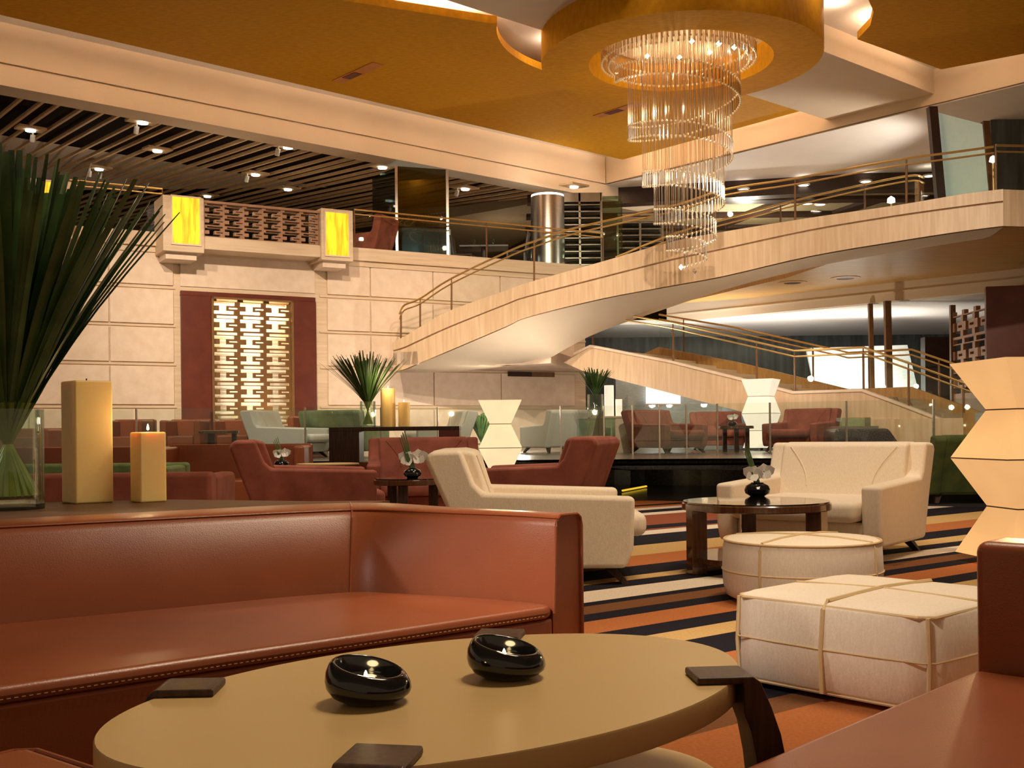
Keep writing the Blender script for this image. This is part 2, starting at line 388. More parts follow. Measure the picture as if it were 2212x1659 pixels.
# ---- long travertine wall with raised panels and the lit lattice
def ws(px, py=740): return (at_v(px, py, WP, WD) - WP).dot(WD)
def wpt(s, z, out=0.0): p = WP + WD * s + WN * out; return Vector((p.x, p.y, z))
def wz(px, py, out=0.0):
    p0 = WP + WN * out; return at_v(px, py, p0, WD).z
def wbox(mb, s0, s1, z0, z1, o0, o1):
    return mb.obox(wpt(s0, z0, o0), WD * (s1 - s0), Vector((0, 0, z1 - z0)), WN * (o1 - o0))
SL, SR = ws(-420), ws(1264)
s_a, s_b = ws(390), ws(681); l_a, l_b = ws(455), ws(632)
z_top = wz(540, 646); z_dark = z_top + .02
mb = MB()
wbox(mb, SL, l_a, 0, UP - .2, -.4, 0); wbox(mb, l_b, SR, 0, UP - .2, -.4, 0)
wbox(mb, l_a, l_b, z_top, UP - .2, -.4, 0); wbox(mb, l_a, l_b, 0, 0.9, -.4, 0)
struct(mb.build('wall_back', 'travertine'))
rows = [(0.60, 1.40), (1.50, 2.27), (2.36, 3.05), (3.14, 3.83), (3.93, 4.66)]
cols_l = [ws(-420), ws(-180), ws(60), ws(236), ws(376)]
cols_r = [ws(706), ws(800), ws(935), ws(1080), ws(1240)]
mb = MB()
for cols in (cols_l, cols_r):
    for i in range(len(cols) - 1):
        for z0, z1 in rows:
            wbox(mb, cols[i] + .012, cols[i + 1] - .012, z0, z1, 0, .045)
wbox(mb, s_a, s_b, 3.93, 4.66, 0, .03)
struct(mb.build('wall_back_panels', 'travertine_panel', bev=.01, seg=1))
mb = MB()
for z in (3.88, 3.10, 2.315, 1.45):
    for a, b in ((SL, s_a - .1), (s_b + .1, SR)):
        wbox(mb, a, b, z - .02, z + .02, 0, .03)
struct(mb.build('trim_wall', 'travertine'))
mb = MB(); wbox(mb, s_a, l_a, .5, z_top, 0, .08); wbox(mb, l_b, s_b, .5, z_top, 0, .08); wbox(mb, s_a, s_b, z_top, z_top + .1, 0, .05)
struct(mb.build('wall_back_dark_panel', 'red_panel', bev=.008, seg=1))
t = thing('lattice_screen', 'tall backlit bronze fretwork screen between dark red wall panels', 'screen', wpt((l_a + l_b) / 2, 0.9))
L = wpt((l_a + l_b) / 2, 0.9)
mb = MB(); lattice(mb, wpt(l_a + .04, 0.92, .0), WD, (0, 0, 1), -WN, l_b - l_a - .08, z_top - .94, 3, 8.0, .07)
mb.build('fretwork', 'screen_brown', t, local=L)
mb = MB()
wbox(mb, l_a, l_a + .05, .9, z_top, -.1, .1); wbox(mb, l_b - .05, l_b, .9, z_top, -.1, .1); wbox(mb, l_a, l_b, z_top - .04, z_top, -.1, .1)
mb.build('frame', 'screen_brown', t, local=L)
mb = MB(); wbox(mb, l_a, l_b, .9, z_top, -.34, -.32); mb.build('backing', 'backlit', t, local=L)
mid = wpt((l_a + l_b) / 2, 0, -.2)
for z, p, dz in ((z_top - .08, 26, -1), (1.0, 12, 1)):
    l = light('AREA', 'screen_light', (mid.x, mid.y, z), p, (1, .80, .42), l_b - l_a - .3, .12)
    l.rotation_euler = Vector((0, 0, dz)).to_track_quat('-Z', 'Y').to_euler(); l.rotation_euler.rotate_axis('Z', math.atan2(WD.y, WD.x))
light('AREA', 'screen_light', tuple(wpt((l_a + l_b) / 2, 2.6, -.10)), 5, (1, .85, .66), .9, 2.4, tuple(wpt((l_a + l_b) / 2, 2.6, -.5)))

# upper floor slab and its stone edge
mb = MB()
a, b = wpt(SL, 0), wpt(SR + 2.2, 0)
mb.prism([(a.x, a.y), (b.x, b.y), (b.x - 8, b.y + 24), (a.x - 14, a.y + 30)], UP - .25, UP)
struct(mb.build('floor_upper', 'travertine'))
mb = MB(); wbox(mb, SL, SR + .3, UP - .22, UP + .06, -.1, .16); wbox(mb, SL, SR + .3, UP - .34, UP - .22, -.1, .08)
struct(mb.build('trim_balcony', 'travertine'))

# lit onyx lantern boxes on the balcony front
def lantern(pxs, pys, ox, oy, label, out=.8):
    p0 = WP + WN * out
    f0 = at_v(pxs[0], sum(pys) / 2, p0, WD); f1 = at_v(pxs[1], sum(pys) / 2, p0, WD)
    za = at_v((pxs[0] + pxs[1]) / 2, pys[0], p0, WD).z; zb = at_v((pxs[0] + pxs[1]) / 2, pys[1], p0, WD).z
    s0, s1 = (f0 - WP).dot(WD), (f1 - WP).dot(WD)
    loc = wpt((s0 + s1) / 2, zb, out / 2)
    t = thing('wall_lantern', label, 'lantern', loc, 0, 'onyx lanterns on the balcony')
    mb = MB(); wbox(mb, s0, s1, zb, za, 0, out); mb.build('housing', 'travertine', t, bev=.015, local=loc)
    q0 = at_v(ox[0], sum(oy) / 2, p0, WD); q1 = at_v(ox[1], sum(oy) / 2, p0, WD)
    r0, r1 = (q0 - WP).dot(WD), (q1 - WP).dot(WD)
    ya = at_v(sum(ox) / 2, oy[0], p0, WD).z; yb = at_v(sum(ox) / 2, oy[1], p0, WD).z
    mb = MB(); wbox(mb, r0, r1, yb, ya, out - .02, out + .02); mb.build('onyx_panel', 'onyx', t, local=loc)
    mb = MB()
    for a, b, c, d in ((r0 - .03, r1 + .03, yb - .03, yb), (r0 - .03, r1 + .03, ya, ya + .03), (r0 - .03, r0, yb, ya), (r1, r1 + .03, yb, ya)):
        wbox(mb, a, b, c, d, out, out + .03)
    mb.build('surround', 'travertine_panel', t, local=loc)
    mb = MB(); wbox(mb, s0 + .08, s1 - .12, zb - .13, zb, .05, out - .15); mb.build('corbel', 'travertine_panel', t, local=loc)
    return s0, s1, zb, za
b1 = lantern((352, 441), (424, 544), (372, 431), (427, 527), 'travertine lantern box glowing amber at the near end of the pierced balcony')
b2 = lantern((694, 763), (452, 563), (703, 752), (460, 552), 'travertine lantern box glowing amber beside the upstairs armchair')
b0 = lantern((58, 156), (388, 512), (78, 142), (394, 502), 'travertine lantern box glowing amber partly hidden by tall leaves')
# pierced balcony between two lanterns
loc = wpt((b1[1] + b2[0]) / 2, b1[2], .5)
t = thing('balcony', 'projecting balcony front of rosewood fretwork over a stone band', 'balcony', loc)
sA, sB = b1[1], b2[0]
zt = at_v(560, 449, WP + WN * .72, WD).z; zm = at_v(560, 520, WP + WN * .72, WD).z; zb_ = at_v(560, 546, WP + WN * .72, WD).z
mb = MB(); wbox(mb, sA, sB, zb_, zm, 0, .72); mb.build('stone_band', 'travertine', t, local=loc)
mb = MB(); lattice(mb, wpt(sA + .02, zm, .70), WD, (0, 0, 1), -WN, sB - sA - .04, zt - zm, 6, 3.0, .10); mb.build('fretwork', 'screen_rose', t, local=loc)
mb = MB(); wbox(mb, sA, sB, zt, zt + .05, .56, .74); mb.build('top_rail', 'screen_rose', t, local=loc)
s0b, s1b = ws(-300), b0[0]
loc = wpt(s0b, b0[2], .5)
t = thing('balcony', 'projecting balcony front of fretwork cut off by the photo edge', 'balcony', loc)
mb = MB(); wbox(mb, s0b, s1b, zb_, zm, 0, .72); mb.build('stone_band', 'travertine', t, local=loc)
mb = MB(); lattice(mb, wpt(s0b, zm, .70), WD, (0, 0, 1), -WN, s1b - s0b, zt - zm, 8, 3.0, .10); mb.build('fretwork', 'screen_rose', t, local=loc)

# ---- ceilings
ZG, ZU, ZB = 8.0, 8.42, 7.9
FA = Vector((-7.05, 22.1, 0)); FD = Vector((1.14, 1.0, 0)).normalized(); FN = Vector((FD.y, -FD.x, 0))
FC = Vector((2.66, 30.6, 0)); GD = Vector((0.877, -1.0, 0)).normalized()
def fz(px, py): return at_v(px, py, FA, FD).z
mb = MB(); mb.box(-30, 30, -8, 34, ZU, ZU + .2); struct(mb.build('ceiling', 'plaster_white'))
zr, zbm = 7.69, 7.30                       # shadow gap and lower edge of the long fascia
P0 = FA - FD * 26
LEN = (FC - P0).dot(FD)
mb = MB()
mb.obox((P0.x, P0.y, zr), FD * LEN, Vector((0, 0, ZU - zr)), -FN * .5)
mb.obox((P0.x, P0.y, zbm), FD * (LEN + 2.0), Vector((0, 0, zr - zbm - .035)), -FN * .5)
mb.obox(V3(P0 - FN * .06, zr - .035), FD * LEN, Vector((0, 0, .035)), -FN * .44)
mb.obox(V3(P0 + FN * .0, zbm - .03), FD * (LEN + 2.0), Vector((0, 0, .03)), -FN * .62)
struct(mb.build('ceiling_fascia', 'plaster'))
mb = MB()
mb.obox((FC.x, FC.y, zr), GD * 30, Vector((0, 0, ZU - zr)), Vector((GD.y, -GD.x, 0)) * -.4)
struct(mb.build('ceiling_fascia_right', 'plaster'))
mb = MB(); e = FC + GD * 26
mb.prism([(FC.x + .03, FC.y + .02), (e.x, e.y), (30, 12), (30, 29.0), (9.5, 29.6), (2.9, 31.9), (2.0, 31.0)], zr - .04, zr - .015)
struct(mb.build('ceiling_right', 'plaster_white'))
mb = MB(); mb.obox(V3(FC + GD * .05, zr - .016), GD * 26, Vector((0, 0, .016)), Vector((GD.y, -GD.x, 0)) * -.05)
struct(mb.build('trim_shadow_gap', 'seam'))
# gold panels, thin slabs hung below the white ceiling
DRX, DRY, DRR, CUT = 3.05, 19.7, 2.46, 3.25
def P2(v): return (v.x, v.y)
g0, g1 = at_z(0, 32, ZG), at_z(1345, 345, ZG)
g2, g3 = at_z(1795, 222, ZG), at_z(1700, 178, ZG)
g4, g5 = at_z(1058, 50, ZG), at_z(735, 0, ZG)
poly = [P2(g0 + (g0 - g1) * .8), P2(g0), P2(g1), P2(g2)]
a1 = math.atan2(g3.y - DRY, g3.x - DRX); a2 = math.atan2(g4.y - DRY, g4.x - DRX)
if a2 < a1: a2 += 2 * PI
poly += [(DRX + CUT * math.cos(a1 + (a2 - a1) * k / 32), DRY + CUT * math.sin(a1 + (a2 - a1) * k / 32)) for k in range(33)]
ext = g5 - AD * 14
poly += [P2(g4), P2(g5), P2(ext)]
mb = MB(); mb.prism(poly, ZG, ZG + .14); struct(mb.build('ceiling_gold', 'gold'))
h0, h1, h2 = at_z(1852, 85, ZG), at_z(2033, 150, ZG), at_z(2212, 116, ZG)
h3 = h2 + (h2 - h1) * 3
poly = [P2(h0), P2(h1), P2(h2), P2(h3), (h3.x - 6, h3.y - 8), (12, 8)]
h9 = at_z(1845, -20, ZG); a1 = math.atan2(h9.y - DRY, h9.x - DRX); a2 = math.atan2(h0.y - DRY, h0.x - DRX)
RR = 0.5 * ((h0 - Vector((DRX, DRY, ZG))).length + (at_z(1880, 20, ZG) - Vector((DRX, DRY, ZG))).length)
hm = [at_z(1850, -40, ZG), at_z(1876, 0, ZG), at_z(1887, 25, ZG), at_z(1880, 55, ZG)]
nl = at_z(1850, -40, ZG); poly += [P2(nl - AD * 12), ] + [P2(v) for v in hm]
mb = MB(); mb.prism(poly, ZG, ZG + .14); struct(mb.build('ceiling_gold_right', 'gold'))
# dropped white beam between the gold panels, and the gold drum
mb = MB()
def strip(o1, o2, t0, t1): 
    return [(PD.x * o + AD.x * t, PD.y * o + AD.y * t) for o, t in ((o1, t0), (o2, t0), (o2, t1), (o1, t1))]
bo = strip(-14.25, -11.7, -6, 26)
mb.prism(bo, ZB, ZU); struct(mb.build('ceiling_beam', 'plaster'))
mb = MB(); n = 64; ro, ri, zb0, zb1 = DRR, 1.62, 7.38, 8.41
ring = lambda r, z: [(DRX + r * math.cos(2 * PI * k / n), DRY + r * math.sin(2 * PI * k / n), z) for k in range(n)]
mb.loft([ring(ri, zb1), ring(ri, zb0), ring(ro, zb0), ring(ro, zb1)], True, False)
struct(mb.build('ceiling_drum', 'gold', smooth=True, ang=30))
mb = MB(); mb.lathe([(ri, 8.20), (ri, 8.24)], 64, DRX, DRY); struct(mb.build('ceiling_drum_top', 'gold'))
# cove light behind the gold panel edges
for p, q, pw in ((g0 - (g1 - g0) * .3, g1, 330), (g1, g2, 120), (g5, g4, 40), (h0, h1, 30), (h1, h2, 25)):
    m_ = (p + q) / 2; dr = (q - p); nrm = Vector((dr.y, -dr.x, 0)).normalized()
    if (p == g1): nrm = -nrm
    inset = .25
    ctr = Vector((sum(v[0] for v in [g0, g1, g2]) / 3, sum(v[1] for v in [g0, g1, g2]) / 3, 0)) if pw != 30 and p != h1 else (h0 + h1 + h2 + h3) / 4
    sgn = 1 if (Vector((ctr.x, ctr.y, 0)) - Vector((m_.x, m_.y, 0))).dot(nrm) > 0 else -1
    c = m_ + nrm * sgn * inset
    l = light('AREA', 'cove_light', (c.x, c.y, ZG + .17), pw, (1, .78, .55), dr.length, .10)
    l.rotation_euler = Vector((0, 0, 1)).to_track_quat('-Z', 'Y').to_euler(); l.rotation_euler.rotate_axis('Z', -math.atan2(dr.y, dr.x))
# circular cove
for k in range(10):
    a = 2 * PI * k / 10
    l = light('POINT', 'cove_bulb', (DRX + 2.75 * math.cos(a), DRY + 2.75 * math.sin(a), ZG + .28), 6, (1, .8, .58), .05)
# two copper slots in the gold ceiling
for px, py, nm in ((772, 157, 'copper coloured ceiling slot in the open gold panel'), (1340, 236, 'copper coloured ceiling slot beside the hanging crystals')):
    c = at_z(px, py, ZG); r_ = MB()
    loc = Vector((c.x, c.y, ZG - .01))
    t = thing('ceiling_vent', nm, 'ceiling vent', loc)
    ang_ = PD; ex = PD * 1.45; ey = AD * .26
    mb = MB(); mb.obox(c - ex / 2 - ey / 2 - Vector((0, 0, .012)), ex, ey, Vector((0, 0, .01))); mb.build('slot', 'amber_slot', t, local=loc)
    mb = MB(); mb.obox(c - ex * .28 - ey * .35 - Vector((0, 0, .02)), ex * .3, ey * .7, Vector((0, 0, .01))); mb.build('louvre', 'red_panel', t, local=loc)

# slatted ceiling upstairs (rises slightly to the back)
SDv = Vector((-0.67, 1.0, 0.118)); SD = SDv.normalized()
SB = FA - FN * .5
def slat_o(k): p = SB + FD * k; return Vector((p.x, p.y, 7.36))
mb = MB()
w0 = slat_o(-16); w1 = slat_o(15)
up = FD.cross(SD).normalized(); up = up if up.z > 0 else -up
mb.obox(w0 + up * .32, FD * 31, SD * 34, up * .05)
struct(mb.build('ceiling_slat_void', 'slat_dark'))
mb = MB(); k = -15.5; i = 0
while k < 12.8:
    w = .058; g = (.36, .27, .44, .33, .25, .40)[i % 6]
    o_ = slat_o(k); mb.obox(o_ - SD * .1, FD * w, SD * 33, up * .07)
    k += w + g; i += 1
struct(mb.build('ceiling_slats', 'slat'))
# end of the slatted ceiling: end wall upstairs
mb = MB(); mb.box(-34, 12, 47, 47.3, UP, 12); struct(mb.build('wall_upper_back', 'smoke_wall'))
# downlights in the slatted ceiling
def slat_hit(px, py):
    u, v = ray(px, py); d = Vector((u, 1, v)); o = Vector((0, 0, EYE)); n_ = FD.cross(SD)
    return o + d * ((slat_o(0) - o).dot(n_) / d.dot(n_))
def plate_light(px, py, spots, label):
    c = slat_hit(px, py); loc = c
    t = thing('ceiling_spotlight', label, 'spotlight', loc, 0, 'spotlights in the slatted ceiling')
    mb = MB(); mb.obox(c - FD * .30 - SD * .30 - up * .03, FD * .60, SD * .60, up * .05); mb.build('mounting_plate', 'slat', t, local=loc)
    mb = MB(); mb.lathe([(.001, -.07), (.11, -.07), (.11, -.03)], 16); o = mb.build('lens', 'lens', t)
    for a, b in spots:
        q = FD * a + SD * b
        mb = MB(); mb.tube([q - up * .02, q - up * .10], .02); mb.tube([q - up * .10, q - up * .24 + SD * .06], .055, 10); mb.build('spot_head', 'trim_white', t)
for px, py, sp, lb in ((66, 277, [(.1, .25)], 'ceiling spotlight plate with one head above the tall leaves, near the photo edge'),
        (308, 260, [(-.05, .25)], 'ceiling spotlight plate tucked against the long white fascia'),
        (340, 322, [], 'round downlight plate in the middle of the slatted ceiling'),
        (214, 362, [(-.2, .2), (.1, .25)], 'ceiling spotlight plate with two hanging heads over the tall leaves'),
        (622, 314, [(-.2, .1)], 'ceiling spotlight plate under the middle of the long white fascia'),
        (552, 374, [(-.2, .1)], 'ceiling spotlight plate above the pierced balcony, higher of two'),
        (622, 406, [], 'downlight plate just above the pierced balcony'),
        (448, 421, [], 'downlight plate close above the near lantern box'),
        (826, 358, [], 'downlight plate above the tall smoked glass case'),
        (1005, 405, [(-.2, .1)], 'ceiling spotlight plate between smoked glass case and steel column'),
        (1003, 460, [], 'downlight plate low over the upstairs dining table'),
        (840, 430, [], 'downlight plate glimpsed over the upstairs armchair'),
        (1240, 400, [], 'downlight plate by the far end of the long white fascia')):
    plate_light(px, py, sp, lb)
for px, py in ((200, 330), (560, 360), (1080, 450), (420, 300)):
    c = slat_hit(px, py); light('POINT', 'upstairs_lamp', (c.x, c.y, c.z - 1.5), 16, WARM, .03)

# dark coffered ceiling beyond, with downlights
ZD = 7.2
mb = MB(); mb.prism([(1.0, 31.6), (9.4, 29.7), (24, 29.2), (24, 52), (-2, 52), (-2, 34)], ZD + .22, ZD + .5); struct(mb.build('ceiling_far', mat('olive_plaster', (.26, .20, .12), .8)))
mb = MB()
for i in range(7):
    y = 31.6 + i * 2.1; mb.box(0.5, 24, y - .35, y + .15, ZD + .12, ZD + .45)
for i in range(6):
    x = 2.6 + i * 2.6; mb.obox((x - .15, 31.5, ZD + .118), Vector((.45, 0, 0)), Vector((-5.0, 16, 0)), Vector((0, 0, .3)))
mb.prism([(1.0, 31.4), (9.4, 29.5), (15, 29.3), (15, 29.7), (9.4, 30.0), (1.2, 31.9)], ZD, ZD + .48)
struct(mb.build('ceiling_far_beams', 'post_dark'))
mb0 = None
for px, py in ((1606, 407), (1736, 398), (1870, 390), (1602, 427), (1632, 428), (1725, 418), (1756, 420), (1882, 411), (1744, 438), (1772, 440), (1866, 430), (1894, 432), (1986, 401), (2008, 378), (2014, 402), (1994, 422), (1762, 456), (1789, 459), (1646, 463)):
    c = at_z(px, py, ZD + .22)
    if mb0 is None:
        mb = MB(); mb.lathe([(.001, -.03), (.13, -.03), (.13, 0)], 16)
        mb0 = thing('downlight', 'small round downlight shining in the dark coffered ceiling behind the stair rail', 'downlight', c, 0, 'downlights in the dark coffered ceiling')
        mb.build('lens', 'lens', mb0)
        mb = MB(); mb.lathe([(.13, -.035), (.17, -.03), (.17, 0), (.13, 0), (.13, -.035)], 16, caps=False); mb.build('trim_ring', 'trim_white', mb0)
    else: dup(mb0, c)
light('POINT', 'far_lobby_lamp', (7, 33, 6.2), 200, (1, .9, .75), .1)
light('SPOT', 'far_soffit_light', (10.5, 24.5, 5.4), 330, (1, .93, .82), .2, None, (4.0, 27.5, 7.6), 95)
mb = MB(); mb.box(-4, 30, 50, 50.3, 0, 8); struct(mb.build('wall_far', 'smoke_wall'))
mb = MB(); mb.prism([(2.0, 31.5), (30, 26), (30, 52), (-2, 52)], UP - .3, UP - .02); struct(mb.build('floor_upper_far', 'travertine'))

# ================================================================== STAIRS
SA, SBv = Vector((-2.36, 24, 0)), Vector((8.5, 19.5, 0)); SDR = (SBv - SA)
def on_st(px, py): return at_v(px, py, SA, SDR)
OUT_T = [(849, 740), (875, 727), (903, 710), (971, 672), (1093, 628), (1141, 611), (1300, 566), (1450, 523), (1564, 501), (1750, 471), (1937, 444), (2080, 420), (2167, 409)]
OUT_G = [(849, 757), (875, 749), (903, 736), (971, 705), (1093, 656), (1141, 639), (1300, 598), (1450, 560), (1564, 536), (1750, 496), (1937, 465), (2080, 445), (2167, 434)]
OUT_B = [(849, 803), (875, 797), (903, 785), (971, 757), (1093, 705), (1141, 684), (1300, 645), (1450, 617), (1564, 596), (1750, 553), (1937, 521), (2080, 499), (2167, 488)]
INN = [(1120, 783), (1126, 783), (1133, 783), (1150, 782), (1190, 768), (1225, 748), (1300, 711), (1450, 659), (1564, 622), (1720, 580), (1850, 553), (2000, 528), (2110, 510)]
T_, G_, B_, I_ = [], [], [], []
INZ = [2.40, 2.40, 2.40, 2.42, 2.50, 2.68, 3.05, 3.60, 3.88, 4.16, 4.30, 4.36, 4.36]
for a, g, b, i, z in zip(OUT_T, OUT_G, OUT_B, INN, INZ):
    T_.append(on_st(*a)); G_.append(on_st(*g)); bb = on_st(*b); B_.append(bb)
    I_.append(at_z(*i, z))
T_, G_, B_, I_ = [smooth_path(q, 4) for q in (T_, G_, B_, I_)]
st = thing('staircase', 'travertine staircase sweeping from the upper floor to a landing and back down to the platform', 'staircase', (B_[0].x, B_[0].y, PLAT))
SL0 = st.location.copy()
OUTN = Vector((-SDR.y, SDR.x, 0)).normalized(); OUTN = OUTN if OUTN.y < 0 else -OUTN
mb = MB()
sec = []
for t, g, b, i in zip(T_, G_, B_, I_):
    th = -OUTN * .22
    it = Vector((i.x, i.y, i.z + (t.z - b.z)))
    inw = (Vector((t.x, t.y, 0)) - Vector((i.x, i.y, 0))).normalized() * .2
    sec.append([b + OUTN * 0, b + OUTN * 0, g - Vector((0, 0, .03)), g - Vector((0, 0, .03)) - OUTN * .05, g, g + OUTN * .03, t + OUTN * .03, t + th, t + th - Vector((0, 0, .35)),
                it + inw - Vector((0, 0, .35)), it + inw, it, i])
mb.loft(sec, True, True)
mb.build('upper_flight', 'travertine_up', st, local=SL0, smooth=True, ang=30)
# soffit skin of the upper flight, smooth plaster
mb = MB(); mb.loft([[b + Vector((0, 0, -.02)), b.lerp(i, .25) + Vector((0, 0, -.07)), b.lerp(i, .5) + Vector((0, 0, -.10)), b.lerp(i, .75) + Vector((0, 0, -.09)), i + Vector((0, 0, -.04))] for b, i in zip(B_, I_)], False, False)
mb.build('soffit', 'plaster', st, local=SL0, smooth=True)
# mid landing against the wall
lz0, lz1 = 2.34, 2.62
e = at_z(1250, 801, lz0); e2 = at_z(1330, 800, lz0)
pl = [P2(B_[0]), P2(B_[8]), P2(I_[4]), (I_[16].x, I_[16].y), P2(e), (e.x + 1.2, e.y + 2.6), P2(wpt(ws(1262), 0, .05)), P2(wpt(ws(860), 0, .05))]
mb = MB(); mb.prism(pl, lz0, lz1); mb.build('landing', 'travertine_panel', st, local=SL0)
# steps of the upper flight
mb = MB(); N = 18
for k in range(N):
    q = int(8 + k * (len(T_) - 14) / N); q2 = int(8 + (k + 1) * (len(T_) - 14) / N)
    a, b_ = T_[q] - OUTN * .22, T_[q2] - OUTN * .22
    ia, ib = I_[q], I_[q2]
    z = T_[q2].z - .12
    mb.prism([P2(a), P2(b_), P2(ib), P2(ia)], z - .4, z)
mb.build('steps', 'travertine', st, local=SL0)

# lower flight: near string, far string and steps
LT = [at_d(1240, 762, 24.4), at_d(1276, 745, 24.1), at_d(1450, 779, 22.9), at_d(1631, 824, 21.9), at_d(1713, 845, 21.4), at_d(1862, 840, 20.7), at_d(1960, 876, 20.2), at_d(2079, 922, 19.6), at_d(2160, 953, 19.2)]
LB = [at_d(1218, 783, 24.5), at_d(1256, 800, 24.2), at_d(1450, 850, 22.9), at_d(1604, 890, 22.0), at_d(1660, 906, 21.7), at_d(1862, 960, 20.7), at_d(1960, 965, 20.2), at_d(2079, 967, 19.6), at_d(2160, 970, 19.2)]
LDIR = Vector((LT[-1].x - LT[0].x, LT[-1].y - LT[0].y, 0)).normalized(); LN = Vector((LDIR.y, -LDIR.x, 0)); LN = LN if LN.y < 0 else -LN
mb = MB()
mb.loft([[b, t + Vector((0, 0, -.05)), t - LN * .18 + Vector((0, 0, -.05)), b - LN * .18] for t, b in zip(LT, LB)], True, True)
mb.build('lower_flight', 'travertine_up', st, local=SL0)
mb = MB(); mb.loft([[t + Vector((0, 0, -.05)) + LN * .03, t + LN * .03, t - LN * .21, t - LN * .21 + Vector((0, 0, -.05))] for t in LT], True, True)
mb.build('coping', 'travertine_panel', st, local=SL0)
# solid wall under the lower run
mb = MB(); w0_, w1_ = at_d(1700, 880, 21.45), at_d(2160, 960, 19.2)
mb.obox((w0_.x, w0_.y, PLAT), Vector((w1_.x - w0_.x, w1_.y - w0_.y, 0)), -LN * .2, Vector((0, 0, .55)))
mb.obox((w0_.x, w0_.y, PLAT), Vector((LT[5].x - w0_.x, LT[5].y - w0_.y, 0)), -LN * .2, Vector((0, 0, 1.0)))
mb.build('lower_wall', 'travertine_up', st, local=SL0)
FW = 3.0
mb = MB()
far = [t - LN * FW for t in LT]
mb.loft([[f - Vector((0, 0, .55)), f + Vector((0, 0, .12)), f - LN * .12 + Vector((0, 0, .12)), f - LN * .12 - Vector((0, 0, .55))] for f in far], True, True)
mb.build('far_string', 'wood_soffit', st, local=SL0)
mb = MB()
def run(i0, i1, n):
    a, b_ = LT[i0], LT[i1]
    for k in range(n):
        p = a.lerp(b_, k / n); q = a.lerp(b_, (k + 1) / n); z = p.z - .14
        mb.prism([P2(p - LN * .15), P2(q - LN * .15), P2(q - LN * FW), P2(p - LN * FW)], z - .3, z)
run(1, 4, 9); run(4, 5, 1); run(5, 8, 9)
mb.build('steps', 'travertine', st, local=SL0)

# railings: glass, posts and twin brass tubes
def rail(name, label, base, top, posts, r=.022, second=.11, panel_from=None):
    loc = Vector((base[0].x, base[0].y, base[0].z))
    t = thing(name, label, 'railing', loc)
    bs, ts = base, top
    mb = MB(); mb.loft([[b, b + (tt - b) * .88, ] for b, tt in zip(bs, ts)], False, False)
    mb.build('glass', 'glass_rail', t, local=loc)
    mb = MB(); mb.tube(ts, r); mb.build('handrail', 'brass', t, smooth=True, local=loc)
    mb = MB(); mb.tube([q - Vector((0, 0, second)) for q in ts], r * .8); mb.build('lower_rail', 'brass', t, smooth=True, local=loc)
    for f in posts:
        k = min(len(bs) - 1, int(f * (len(bs) - 1)))
        mb = MB(); mb.tube([bs[k], ts[k] - Vector((0, 0, second))], .022, 6); mb.tube([ts[k] - Vector((0, 0, second)), ts[k]], .014, 6)
        mb.build('post', 'brown_post', t, local=loc)
    return t
RT = [(858, 678), (869, 658), (903, 644), (971, 600), (1100, 539), (1150, 520), (1242, 490), (1450, 443), (1564, 407), (1716, 383), (1916, 346), (2060, 326), (2147, 314)]
RB = [(858, 735), (869, 729), (903, 710), (971, 672), (1100, 626), (1150, 607), (1242, 581), (1450, 523), (1564, 501), (1716, 476), (1916, 447), (2060, 423), (2147, 411)]
rt = smooth_path([on_st(*p) - OUTN * .1 for p in RT], 4); rb = smooth_path([on_st(*p) - OUTN * .1 for p in RB], 4)
rail('stair_railing', 'glass railing with twin brass tubes along the upper stair flight, chandelier side', rb, rt, (.05, .17, .26, .42, .6, .75, .86))
tt = smooth_path([at_d(1330, 556, 24.6), at_d(1462, 503, 24.6), at_d(1610, 462, 24.4), at_d(1767, 421, 24.2), at_d(1954, 381, 24.0), at_d(1996, 384, 23.4)], 4)
bb = [p - Vector((0, 0, .95)) for p in tt]
rail('stair_railing', 'glass railing with twin brass tubes along the upper stair flight, wall side', bb, tt, (.1, .3, .5, .7, .9))
lt = [p + Vector((0, 0, .0)) - LN * .09 for p in LT[1:]]
def sub_(P, n): return [P[i].lerp(P[i + 1], k / n) for i in range(len(P) - 1) for k in range(n)] + [P[-1]]
lt = sub_(lt, 3)
rail('stair_railing', 'glass railing with twin brass tubes along the lower stair flight, lounge side', lt, [p + Vector((0, 0, .78)) for p in lt], (.02, .18, .33, .47, .60, .72, .86, .99))
lf = sub_([p - LN * (FW + .06) + Vector((0, 0, .12)) for p in LT[1:]], 3)
rail('stair_railing', 'glass railing with twin brass tubes along the lower stair flight, far side', lf, [p + Vector((0, 0, .78)) for p in lf], (.05, .3, .5, .7, .9))
# return of the upper landing towards the photo edge
la, lb = on_st(2167, 409), at_d(2420, 420, 19.9)
mb = MB(); f0, f1 = on_st(2167, 488), on_st(2167, 409)
dvec = Vector((lb.x - la.x, lb.y - la.y, 0))
mb.obox((f0.x, f0.y, f0.z), dvec, Vector((0, 0, f1.z - f0.z)), Vector((0, .25, 0)))
struct(mb.build('trim_landing', 'travertine_up'))
q0 = on_st(2147, 314); q1 = q0 + Vector((3, .35, 0)); z0 = la.z
rail('landing_railing', 'glass railing with twin brass tubes on the upper landing by the frosted pane', [Vector((q0.x + .03, q0.y, z0)), Vector((q1.x, q1.y, z0))], [q0 + Vector((.03, 0, 0)), q1], (0., 1.0))
